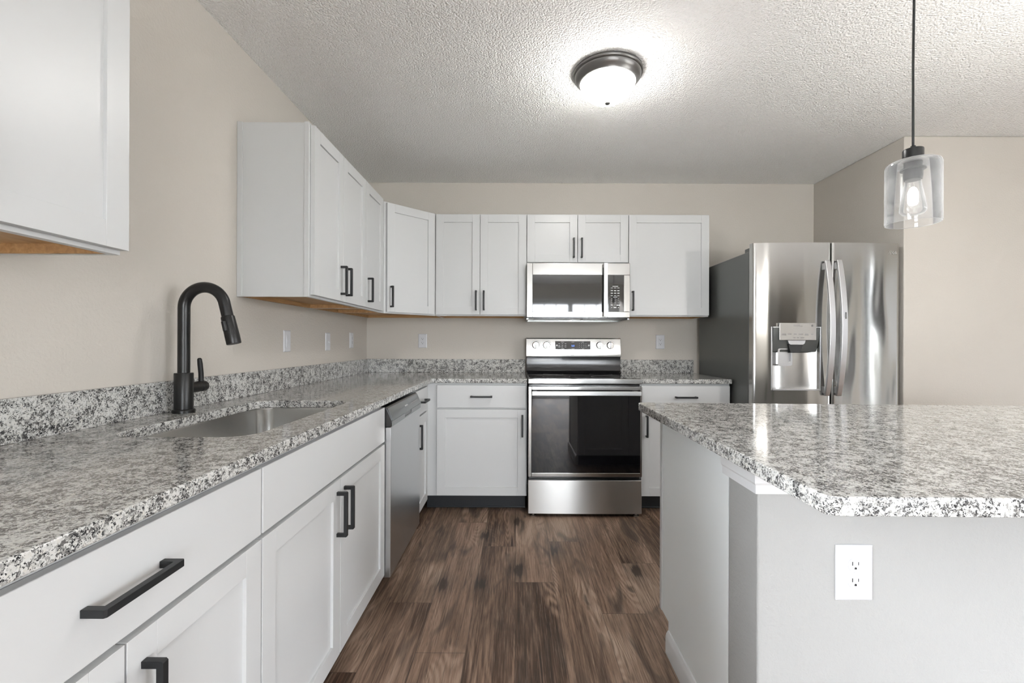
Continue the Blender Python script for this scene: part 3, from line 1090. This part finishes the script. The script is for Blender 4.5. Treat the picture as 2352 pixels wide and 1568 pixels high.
# backguard: glossy black riser below a steel control panel
bm = bmesh.new()
prism(bm, [(0.582, 0.921), (0.612, 0.936), (0.628, 0.985), (0.622, 1.046), (0.690, 1.046), (0.690, 0.921)], 0.001, RW - 0.003, 'x')
bg = mk('backguard', bm, M['black_gloss'], t, 0.002, angle=50)
bm = bmesh.new()
prism(bm, [(0.612, 1.046), (0.609, 1.075), (0.627, 1.192), (0.632, 1.197), (0.690, 1.197), (0.690, 1.046)], -0.003, RW - 0.001, 'x')
pn = mk('control_panel', bm, M['steel_range'], t, 0.004, 3)


def on_panel(z):
    return 0.609 + (z - 1.075) * (0.018 / 0.117)


tilt = PI / 2 - math.atan2(0.018, 0.117)
bm = bmesh.new()
y0, y1 = on_panel(1.106), on_panel(1.172)
prism(bm, [(y0 - 0.002, 1.106), (y1 - 0.002, 1.172), (y1 + 0.002, 1.172), (y0 + 0.002, 1.106)], 0.230, 0.511, 'x')
dp = mk('display', bm, M['glass_black'], t, 0.0006)
yd = on_panel(1.139) - 0.0022
text_mesh('clock_digits', '5:0', 0.020, M['blue'], dp, (0.371, on_panel(1.134) - 0.0030, 1.134), (tilt, 0, 0))
bm = bmesh.new()
rows = [(1.152, 0.262, 3), (1.138, 0.262, 3), (1.125, 0.262, 3)]
for z, x, n in rows:
    for k in range(n):
        box(bm, x + k * 0.025 - 0.007, x + k * 0.025 + 0.007, on_panel(z) - 0.0028, on_panel(z) - 0.0019, z - 0.0018, z + 0.0018)
for z in (1.153, 1.139, 1.124):
    for k in range(4):
        box(bm, 0.424 + k * 0.017 - 0.0015, 0.424 + k * 0.017 + 0.0015, on_panel(z) - 0.0026, on_panel(z) - 0.0021, z - 0.002, z + 0.002)
for x, z, w in ((0.288, 1.1645, 0.026), (0.371, 1.1645, 0.022), (0.450, 1.1645, 0.018), (0.290, 1.1115, 0.022), (0.371, 1.1115, 0.024), (0.452, 1.1115, 0.016)):
    box(bm, x - w / 2, x + w / 2, on_panel(z) - 0.0026, on_panel(z) - 0.0021, z - 0.0011, z + 0.0011)
mk('button_lettering', bm, M['mark_white'], dp)
for x in (0.243, 0.498):
    bm = bmesh.new()
    lathe(bm, [(0.0065, -0.0016), (0.0065, 0.0)], 16, (x, on_panel(1.138) - 0.0021, 1.138), 'y')
    mk('round_button', bm, M['mark_white'], dp)
text_mesh('brand_lettering', 'FRIGIDAIRE', 0.0115, M['mark_dark'], pn, (0.371, on_panel(1.090) - 0.0022, 1.090), (tilt, 0, 0), 0.0004)
text_mesh('badge_lettering', 'GALLERY', 0.0080, M['mark_dark'], pn, (0.371, 0.6082, 1.061), (PI / 2, 0, 0), 0.0002)
for x in (0.0745, 0.161, 0.586, 0.670):
    bm = bmesh.new()
    yk = on_panel(1.139)
    lathe(bm, [(0.0295, 0.001), (0.0295, -0.004), (0.027, -0.006), (0.0255, -0.022), (0.0235, -0.025), (0.002, -0.0255)], 36, (x, yk, 1.139), 'y')
    kb = mk('knob', bm, M['chrome'], t)
    bm = bmesh.new()
    n = 40
    ra = [bm.verts.new((x + 0.0395 * math.cos(2 * PI * k / n), yk - 0.0003 + 0.0395 * math.sin(2 * PI * k / n) * 0.154, 1.139 + 0.0395 * math.sin(2 * PI * k / n))) for k in range(n)]
    rb_ = [bm.verts.new((x + 0.0385 * math.cos(2 * PI * k / n), yk - 0.0003 + 0.0385 * math.sin(2 * PI * k / n) * 0.154, 1.139 + 0.0385 * math.sin(2 * PI * k / n))) for k in range(n)]
    for k in range(n):
        bm.faces.new((ra[k], ra[(k + 1) % n], rb_[(k + 1) % n], rb_[k]))
    mk('dial_ring', bm, M['mark_grey'], kb)
    boxes('pointer', [(x - 0.0035, x + 0.0015, yk - 0.0262, yk - 0.024, 1.139 - 0.0235, 1.139 + 0.0235)], M['dark'], kb)
# ------------------------------------------------------------------ microwave
MX, MY = 0.0735, 3.300
t = thing('microwave', 'stainless steel over-the-range microwave under the short cabinet', 'microwave', (MX, MY, 1.337))
MWW, MH = 0.7555, 0.406
boxes('casing', [(0.002, MWW - 0.002, 0.022, YB - MY - 0.002, 0.0, MH)], M['black_gloss'], t, 0.003)
MG = 0.590      # door / control split
dr = boxes('door', [(0.0, 0.043, 0.0, 0.022, 0.008, MH - 0.001), (0.043, MG - 0.002, 0.0, 0.022, 0.008, 0.050),
                    (0.043, MG - 0.002, 0.0, 0.022, 0.318, MH - 0.001), (MG - 0.020, MG - 0.002, 0.0, 0.022, 0.050, 0.318)], M['steel_range'], t, 0.003)
boxes('window', [(0.042, MG - 0.018, 0.003, 0.021, 0.049, 0.319)], M['glass_smoke'], dr, 0.0006)
bm = bmesh.new()
prism(bm, [(-0.040, 0.012), (-0.028, 0.012), (-0.028, MH - 0.004), (-0.040, MH - 0.004)], MG - 0.033, MG - 0.004, 'x')
for z in (0.014, MH - 0.034):
    prism(bm, [(-0.030, z), (0.004, z), (0.004, z + 0.028), (-0.030, z + 0.028)], MG - 0.030, MG - 0.008, 'x')
mk('door_handle', bm, M['alu'], dr, 0.003, 3)
text_mesh('brand_lettering', 'FRIGIDAIRE', 0.0130, M['mark_dark'], dr, (0.355, -0.0016, 0.028), (PI / 2, 0, 0), 0.0004)
cpn = boxes('control_panel', [(MG + 0.001, MWW, 0.0, 0.022, 0.008, 0.050), (MG + 0.001, MWW, 0.0, 0.022, 0.318, MH - 0.001),
                              (MWW - 0.045, MWW, 0.0, 0.022, 0.050, 0.318)], M['steel_range'], t, 0.003)
boxes('keypad_glass', [(MG + 0.001, MWW - 0.044, 0.002, 0.021, 0.049, 0.319)], M['glass_smoke'], cpn, 0.0006)
bm = bmesh.new()


def mark(x, z, w, h):
    box(bm, MG + x - w / 2, MG + x + w / 2, 0.0012, 0.0018, z - h / 2, z + h / 2)


mark(0.058, 0.236, 0.042, 0.004)
for r_, (z, h) in enumerate(((0.224, 0.005), (0.204, 0.010), (0.186, 0.010), (0.168, 0.006))):
    for k in range(3):
        mark(0.033 + k * 0.024, z, 0.016, h * 0.55)
mark(0.058, 0.157, 0.028, 0.003)
for z in (0.144, 0.130, 0.115):
    for k in range(3):
        mark(0.033 + k * 0.024, z, 0.004, 0.005)
mark(0.033, 0.099, 0.014, 0.006)
mark(0.057, 0.100, 0.004, 0.005)
mark(0.081, 0.098, 0.026, 0.006)
mark(0.033, 0.081, 0.005, 0.005)
mark(0.057, 0.081, 0.020, 0.006)
mark(0.081, 0.081, 0.005, 0.005)
mk('key_lettering', bm, M['mark_white'], cpn)
bm = bmesh.new()
for k in range(2):
    box(bm, 0.06 + k * 0.36, 0.34 + k * 0.36, 0.06, 0.20, -0.003, 0.001)
mk('grease_filter', bm, M['black_gloss'], t)
boxes('vent_lip', [(0.0, 0.014, 0.020, 0.34, -0.008, 0.003), (0.014, MWW - 0.014, 0.335, 0.350, -0.009, 0.003), (MWW - 0.014, MWW, 0.020, 0.34, -0.008, 0.003)], M['steel_fascia'], t)

# ------------------------------------------------------------------ refrigerator
GX, GY = 1.473, 2.795
GW = 0.918
t = thing('refrigerator', 'stainless steel french-door refrigerator with water dispenser in the right alcove', 'refrigerator', (GX, GY, 0))
boxes('body', [(0.0, GW, 0.072, 0.845, 0.02, 1.742)], M['fridge_side'], t, 0.006)
for hb in ((0.02, 0.10, 0.030, 0.16, 1.742, 1.772), (GW - 0.10, GW - 0.02, 0.030, 0.16, 1.742, 1.772), (GW / 2 - 0.08, GW / 2 + 0.08, 0.05, 0.14, 1.742, 1.765)):
    boxes('hinge_cover', [hb], M['fridge_side'], t, 0.004)
for x in (0.06, GW - 0.06):
    boxes('foot', [(x - 0.02, x + 0.02, 0.10, 0.16, 0.0005, 0.022)], M['dark'], t)


def bow(x):
    u = 2 * x / GW - 1
    e = 0.0
    return 0.022 * u * u - 0.0


def fridge_front(bm, x0, x1, z0, z1, hole=None, n=22, back=0.066):
    """curved door skin with thickness; hole = (x0, x1, z0, z1) left open in the front"""
    xs = [x0 + (x1 - x0) * k / n for k in range(n + 1)]
    zs = [z0, z1]
    if hole:
        xs = sorted(set([round(x, 5) for x in xs if abs(x - hole[0]) > 0.004 and abs(x - hole[1]) > 0.004] + [hole[0], hole[1]]))
        zs = [z0, hole[2], hole[3], z1]
    r = 0.007

    def yy(x):
        d = min(x - x0, x1 - x)
        return bow(x) + (0.006 * (1 - d / r) ** 2 if d < r else 0)
    xs = sorted(set(xs + [x0 + 0.0015, x0 + 0.0035, x0 + r, x1 - r, x1 - 0.0035, x1 - 0.0015]))
    grid = [[bm.verts.new((x, yy(x), z)) for x in xs] for z in zs]
    for j in range(len(zs) - 1):
        for i in range(len(xs) - 1):
            cx_, cz_ = (xs[i] + xs[i + 1]) / 2, (zs[j] + zs[j + 1]) / 2
            if hole and hole[0] < cx_ < hole[1] and hole[2] < cz_ < hole[3]:
                continue
            bm.faces.new((grid[j][i], grid[j][i + 1], grid[j + 1][i + 1], grid[j + 1][i]))
    bb_ = [bm.verts.new((x, back, z)) for x, z in ((x0, z0), (x1, z0), (x1, z1), (x0, z1))]
    bm.faces.new(bb_)
    bm.faces.new([bb_[0]] + [grid[j][0] for j in range(len(zs))] + [bb_[3]])
    bm.faces.new([bb_[1]] + [grid[j][-1] for j in range(len(zs))] + [bb_[2]])
    bm.faces.new(grid[0] + [bb_[1], bb_[0]])
    bm.faces.new(grid[-1] + [bb_[2], bb_[3]])


SPL = 0.4765
HX0, HX1, HZ0, HZ1 = 0.117, 0.407, 0.874, 1.258
Z0D, Z1D = 0.690, 1.786
bm = bmesh.new()
fridge_front(bm, 0.002, SPL - 0.003, Z0D, Z1D, (HX0, HX1, HZ0, HZ1))
ld = mk('left_door', bm, M['steel_fridge'], t, angle=30)
bm = bmesh.new()
fridge_front(bm, SPL + 0.004, GW - 0.002, Z0D, Z1D)
rd = mk('right_door', bm, M['steel_fridge'], t, angle=30)
bm = bmesh.new()
fridge_front(bm, 0.002, GW - 0.002, 0.06, 0.682)
fz = mk('freezer_drawer', bm, M['steel_fridge'], t, angle=30)
boxes('drawer_handle', [(0.06, GW - 0.06, -0.050, -0.032, 0.600, 0.634), (0.08, 0.11, -0.034, 0.012, 0.603, 0.631), (GW - 0.11, GW - 0.08, -0.034, 0.012, 0.603, 0.631)], M['alu'], fz, 0.004)
boxes('door_gasket', [(0.010, GW - 0.010, 0.060, 0.0745, 0.06, 1.735)], M['dark'], t)


def fridge_handle(parent, xc, z0, z1):
    bm = bmesh.new()
    n = 28
    w, th = 0.036, 0.017
    secs = []
    for k in range(n + 1):
        u = k / n
        z = z0 + (z1 - z0) * u
        y = bow(xc) - 0.026 - 0.048 * (math.sin(PI * u) ** 0.85)
        e = 1.0 - 0.20 * abs(2 * u - 1) ** 6
        secs.append([bm.verts.new(p) for p in ((xc - w / 2 * e, y, z), (xc + w / 2 * e, y, z), (xc + w / 2 * e, y + th, z), (xc - w / 2 * e, y + th, z))])
    for a, b in zip(secs, secs[1:]):
        for i in range(4):
            bm.faces.new((a[i], a[(i + 1) % 4], b[(i + 1) % 4], b[i]))
    bm.faces.new(secs[0])
    bm.faces.new(secs[-1])
    for z in (z0 + 0.035, z1 - 0.035):
        box(bm, xc - 0.012, xc + 0.012, bow(xc) - 0.016, bow(xc) + 0.006, z - 0.022, z + 0.022)
    return mk('door_handle', bm, M['alu'], parent, 0.004, 3, angle=40)


fridge_handle(ld, 0.4375, 0.838, 1.672)
rh = fridge_handle(rd, 0.5105, 0.838, 1.676)
boxes('latch_button', [(0.5055, 0.5205, -0.0735, -0.070, 1.310, 1.350)], M['chrome'], rh, 0.001)

# dispenser
yb = bow(0.26) + 0.055
bm = bmesh.new()
yr = bow(0.26) - 0.003
# niche: back (curved), side walls, floor, top
n = 16
cols = []
for k in range(n + 1):
    u = k / n
    x = HX0 + (HX1 - HX0) * u
    cols.append((x, 0.052 - 0.022 * abs(2 * u - 1) ** 3))
top = [bm.verts.new((x, y, HZ1)) for x, y in cols]
botm = [bm.verts.new((x, y, HZ0)) for x, y in cols]
for k in range(n):
    bm.faces.new((botm[k], botm[k + 1], top[k + 1], top[k]))
fl = [bm.verts.new((HX0, bow(HX0), HZ0)), bm.verts.new((HX1, bow(HX1), HZ0))]
fu = [bm.verts.new((HX0, bow(HX0), HZ1)), bm.verts.new((HX1, bow(HX1), HZ1))]
bm.faces.new(botm + [fl[1], fl[0]])
bm.faces.new(top + [fu[1], fu[0]])
bm.faces.new((fl[0], botm[0], top[0], fu[0]))
bm.faces.new((fl[1], botm[-1], top[-1], fu[1]))
nc = mk('water_dispenser', bm, M['steel_sink'], t, angle=40)
bm = bmesh.new()
f_ = 0.006
for a in ((HX0 - f_, HX0 + 0.001, HZ0 - f_, HZ1 + f_), (HX1 - 0.001, HX1 + f_, HZ0 - f_, HZ1 + f_), (HX0, HX1, HZ0 - f_, HZ0 + 0.004), (HX0, HX1, HZ1 - 0.001, HZ1 + f_)):
    ym = min(bow(a[0]), bow(a[1]))
    box(bm, a[0], a[1], ym - 0.003, ym + 0.006, a[2], a[3])
mk('dispenser_frame', bm, M['alu'], nc, 0.0015)
bm = bmesh.new()
prism(bm, [(yr - 0.002, HZ1 - 0.002), (0.050, HZ1 - 0.002), (0.050, 1.100), (0.030, 1.108), (yr + 0.004, 1.180)], HX0 + 0.002, HX1 - 0.002, 'x')
mk('spout_housing', bm, M['fridge_side'], nc, 0.002)
pl = boxes('dispenser_panel', [(0.150, 0.378, yr - 0.012, yr + 0.01, 1.180, 1.286)], M['steel_sink'], nc, 0.002)
bm = bmesh.new()
for x, w in ((0.178, 0.026), (0.212, 0.024), (0.247, 0.018), (0.282, 0.028), (0.318, 0.020), (0.352, 0.012)):
    box(bm, x - w / 2, x + w / 2, yr - 0.0125, yr - 0.0119, 1.216, 1.219)
for x, w in ((0.178, 0.028), (0.318, 0.022)):
    box(bm, x - w / 2, x + w / 2, yr - 0.0125, yr - 0.0119, 1.210, 1.213)
for x, w in ((0.243, 0.014), (0.264, 0.014), (0.291, 0.022)):
    box(bm, x - w / 2, x + w / 2, yr - 0.0125, yr - 0.0119, 1.194, 1.197)
for z, w in ((1.274, 0.036), (1.267, 0.054)):
    box(bm, 0.238, 0.238 + w, yr - 0.0125, yr - 0.0119, z - 0.0012, z + 0.0012)
mk('panel_lettering', bm, M['mark_grey'], nc)
bm = bmesh.new()
lathe(bm, [(0.006, -0.0005), (0.006, 0.0)], 16, (0.352, yr - 0.0119, 1.270), 'y')
mk('round_symbol', bm, M['mark_grey'], nc)
bm = bmesh.new()
prism(bm, [(0.206, 1.179), (0.316, 1.179), (0.310, 1.160), (0.300, 1.152), (0.222, 1.152), (0.212, 1.160)], yr - 0.006, yr + 0.012, 'y')
mk('tray_badge', bm, M['alu'], nc, 0.001)
bm = bmesh.new()
prism(bm, [(0.214, 1.156), (0.308, 1.156), (0.292, 1.102), (0.230, 1.102)], yr + 0.006, yr + 0.045, 'y')
mk('water_spout', bm, M['dark'], nc, 0.002)
bm = bmesh.new()
po, pi_ = rrect(0.160, 0.250, 1.020, 1.128, 0.012), rrect(0.171, 0.241, 1.042, 1.122, 0.008)
a = [bm.verts.new((x, 0.022, z)) for x, z in po]
b = [bm.verts.new((x, 0.022, z)) for x, z in pi_]
c = [bm.verts.new((x, 0.034, z)) for x, z in pi_]
d = [bm.verts.new((x, 0.046, z)) for x, z in po]
n = len(a)
for k in range(n):
    k2 = (k + 1) % n
    bm.faces.new((a[k], a[k2], b[k2], b[k]))
    bm.faces.new((b[k], b[k2], c[k2], c[k]))
    bm.faces.new((d[k], d[k2], a[k2], a[k]))
bm.faces.new(c)
mk('ice_paddle', bm, M['alu'], nc, angle=40)

# maker's mark on the right door
lx, lz = 0.872, 1.727
yl = bow(lx - 0.031) - 0.0008
bm = bmesh.new()
n = 32
for r0, r1 in ((0.0100, 0.0088),):
    a = [bm.verts.new((lx - 0.020 + r0 * math.cos(2 * PI * k / n), yl - 0.0003, lz + r0 * math.sin(2 * PI * k / n))) for k in range(n)]
    b = [bm.verts.new((lx - 0.020 + r1 * math.cos(2 * PI * k / n), yl - 0.0003, lz + r1 * math.sin(2 * PI * k / n))) for k in range(n)]
    for k in range(n):
        bm.faces.new((a[k], a[(k + 1) % n], b[(k + 1) % n], b[k]))
box(bm, lx - 0.0206, lx - 0.0196, yl - 0.0005, yl, lz - 0.005, lz + 0.005)
box(bm, lx - 0.0206, lx - 0.0160, yl - 0.0005, yl, lz - 0.005, lz - 0.004)
box(bm, lx - 0.0242, lx - 0.0228, yl - 0.0005, yl, lz + 0.003, lz + 0.0044)
mk('emblem', bm, M['mark_silver'], rd)
text_mesh('emblem_lettering', 'LG', 0.0225, M['mark_silver'], rd, (lx + 0.009, yl + 0.0004, lz), (PI / 2, 0, math.atan(0.022 * 2 * 0.9 * 2 / GW)))


# ------------------------------------------------------------------ wall plates
def plate(label, name, kind, loc, rz, w=0.072, h=0.115, group=None, cat='outlet'):
    t = thing(name, label, cat, loc, rz, group)
    bm = bmesh.new()
    e = 0.005
    pts = [(-w / 2, -h / 2, 0), (w / 2, -h / 2, 0), (w / 2, h / 2, 0), (-w / 2, h / 2, 0)]
    a = [bm.verts.new((x, -0.0005, z)) for x, z, _ in pts]
    b = [bm.verts.new((x * 0.985, -0.003, z * 0.99)) for x, z, _ in pts]
    c = [bm.verts.new((x - math.copysign(e, x), -0.0062, z - math.copysign(e, z))) for x, z, _ in pts]
    for p, q in ((a, b), (b, c)):
        for k in range(4):
            bm.faces.new((p[k], p[(k + 1) % 4], q[(k + 1) % 4], q[k]))
    bm.faces.new(c)
    bm.faces.new(a)
    mk('cover_plate', bm, M['plate'], t, 0.0006)
    if kind == 'duplex':
        for dz in (0.0195, -0.0195):
            bm = bmesh.new()
            out = []
            for k in range(40):
                an = 2 * PI * k / 40
                x, z = 0.0172 * math.cos(an), 0.0172 * math.sin(an)
                z = max(-0.0142, min(0.0142, z))
                out.append((x, z + dz))
            prism(bm, out, -0.0080, -0.005, 'y')
            rc = mk('receptacle', bm, M['plate'], t, 0.0007)
            bm = bmesh.new()
            box(bm, -0.0082, -0.0062, -0.0083, -0.0078, dz - 0.0005, dz + 0.0085)
            box(bm, 0.0058, 0.0074, -0.0083, -0.0078, dz + 0.0005, dz + 0.0078)
            prism(bm, [(-0.0027, dz - 0.0095), (0.0027, dz - 0.0095), (0.0027, dz - 0.0065), (0.0016, dz - 0.0045), (-0.0016, dz - 0.0045), (-0.0027, dz - 0.0065)], -0.0083, -0.0078, 'y')
            mk('slots', bm, M['dark'], rc)
        bm = bmesh.new()
        lathe(bm, [(0.0032, -0.0060), (0.0030, -0.0068), (0.001, -0.0070)], 16, (0, 0, 0), 'y')
        mk('screw', bm, M['plate'], t)
    elif kind == 'decora':
        oo = boxes('receptacle', [(-0.0165, 0.0165, -0.0082, -0.005, -0.0335, 0.0335)], M['plate'], t, 0.001)
        bm = bmesh.new()
        for dz in (0.0165, -0.0165):
            box(bm, -0.0075, -0.0055, -0.0086, -0.0081, dz, dz + 0.0075)
            box(bm, 0.0050, 0.0066, -0.0086, -0.0081, dz, dz + 0.0070)
            lathe(bm, [(0.0028, -0.0004), (0.0028, 0.0)], 12, (0, -0.0082, dz - 0.006), 'y')
        mk('slots', bm, M['dark'], oo)
        for dz in (0.048, -0.048):
            bm = bmesh.new()
            lathe(bm, [(0.0032, -0.0060), (0.0030, -0.0068), (0.001, -0.0070)], 16, (0, 0, dz), 'y')
            mk('screw', bm, M['plate'], t)
    elif kind == 'rocker':
        oo = boxes('rocker', [(-0.0165, 0.0165, -0.0078, -0.005, -0.0335, 0.0335)], M['plate'], t, 0.001)
        bm = bmesh.new()
        prism(bm, [(-0.0078, -0.030), (-0.0105, 0.0), (-0.0078, 0.030), (-0.007, 0.030), (-0.007, -0.030)], -0.0140, 0.0140, 'x')
        mk('paddle', bm, M['plate'], oo)
    elif kind == 'toggle':
        bm = bmesh.new()
        box(bm, -0.0055, 0.0055, -0.0068, -0.005, -0.0125, 0.0125)
        tb = mk('toggle_bezel', bm, M['plate'], t, 0.0008)
        bm = bmesh.new()
        prism(bm, [(-0.005, -0.004), (-0.017, -0.009), (-0.018, -0.003), (-0.005, 0.004)], -0.0035, 0.0035, 'x')
        mk('toggle', bm, M['plate'], tb, 0.0008)
    return t


plate('white rocker switch plate on left wall, nearest the faucet under the wall cabinets', 'light_switch', 'rocker', (XL, 2.405, 1.163), PI / 2, cat='light switch')
plate('white toggle switch plate on left wall, middle of the three plates', 'light_switch', 'toggle', (XL, 2.925, 1.161), PI / 2, cat='light switch')
plate('white outlet plate on left wall, nearest the back corner', 'wall_outlet', 'decora', (XL, 3.345, 1.172), PI / 2)
plate('white outlet on back wall between the corner and the range', 'wall_outlet', 'decora', (-0.768, YB, 1.170), 0)
plate('white outlet on back wall between the range and refrigerator', 'wall_outlet', 'decora', (1.176, YB, 1.168), 0)
plate('large white duplex outlet on the island half wall under the worktop overhang', 'wall_outlet', 'duplex', (0.802, IY0, 0.618), 0, 0.088, 0.132)

# ------------------------------------------------------------------ lights in the room
t = thing('ceiling_light', 'round flush-mount ceiling light with pewter rim and frosted glass bowl', 'ceiling light', (0.435, 2.175, ZC - 0.001))
bm = bmesh.new()
lathe(bm, [(0.120, 0.0), (0.163, 0.0), (0.166, -0.004), (0.166, -0.014), (0.162, -0.018), (0.158, -0.020), (0.157, -0.028), (0.148, -0.040), (0.139, -0.048), (0.137, -0.054), (0.132, -0.056), (0.128, -0.050)], 64, cap=False)
mk('rim', bm, M['pewter'], t, angle=45)
bm = bmesh.new()
prof = []
for k in range(15):
    a = (PI / 2) * k / 14
    prof.append((max(0.131 * math.cos(a), 0.001), -0.048 - 0.096 * math.sin(a)))
lathe(bm, prof, 64)
mk('glass_bowl', bm, M['dome'], t, angle=60)
bm = bmesh.new()
lathe(bm, [(0.006, -0.143), (0.0125, -0.1445), (0.014, -0.148), (0.012, -0.153), (0.006, -0.156), (0.001, -0.1565)], 24)
mk('finial', bm, M['pewter'], t, angle=50)

PX, PY = 1.141, 1.30
t = thing('pendant_light', 'pendant lamp with clear glass cylinder shade hanging above the island', 'pendant light', (PX, PY, 0))
bm = bmesh.new()
lathe(bm, [(0.060, ZC - 0.0005), (0.062, ZC - 0.004), (0.062, ZC - 0.022), (0.056, ZC - 0.027), (0.006, ZC - 0.028)], 40)
mk('canopy', bm, M['faucet'], t)
bm = bmesh.new()
tube(bm, [(0, 0, ZC - 0.02), (0.002, 0, 2.2), (-0.001, 0, 1.95), (0, 0, 1.722)], 0.0032, 12)
mk('cord', bm, M['faucet'], t)
bm = bmesh.new()
lathe(bm, [(0.006, 1.730), (0.008, 1.722), (0.0235, 1.720), (0.0245, 1.718), (0.0245, 1.690), (0.0215, 1.688), (0.0215, 1.665), (0.0300, 1.664), (0.0300, 1.661), (0.0225, 1.660), (0.0225, 1.640), (0.0205, 1.632), (0.010, 1.632)], 40)
mk('socket', bm, M['faucet'], t, angle=40)
bm = bmesh.new()
ro, ri = 0.0645, 0.0620
lathe(bm, [(0.0235, 1.6835), (0.056, 1.6835), (0.0615, 1.680), (ro, 1.672), (ro, 1.508), (ro - 0.0012, 1.5065), (ri, 1.508), (ri, 1.671), (0.059, 1.678), (0.054, 1.681), (0.0235, 1.681)], 64, cap=False)
mk('glass_shade', bm, M['shade'], t, angle=35)
bm = bmesh.new()
lathe(bm, [(0.0170, 1.640), (0.0185, 1.626), (0.0240, 1.595), (0.0290, 1.565), (0.0315, 1.550), (0.0310, 1.541), (0.026, 1.535), (0.014, 1.532), (0.001, 1.5315)], 40, cap=False)
bb = mk('bulb', bm, M['bulb_glass'], t, angle=60)
bm = bmesh.new()
lathe(bm, [(0.003, 1.612), (0.0085, 1.607), (0.0125, 1.595), (0.0125, 1.568), (0.0090, 1.560), (0.003, 1.558)], 28)
mk('filament', bm, M['bulb'], bb, angle=60)
bulb_light('pendant_bulb_light', (PX, PY, 1.585), PENDANT, 0.012, (1.0, 0.965, 0.92))
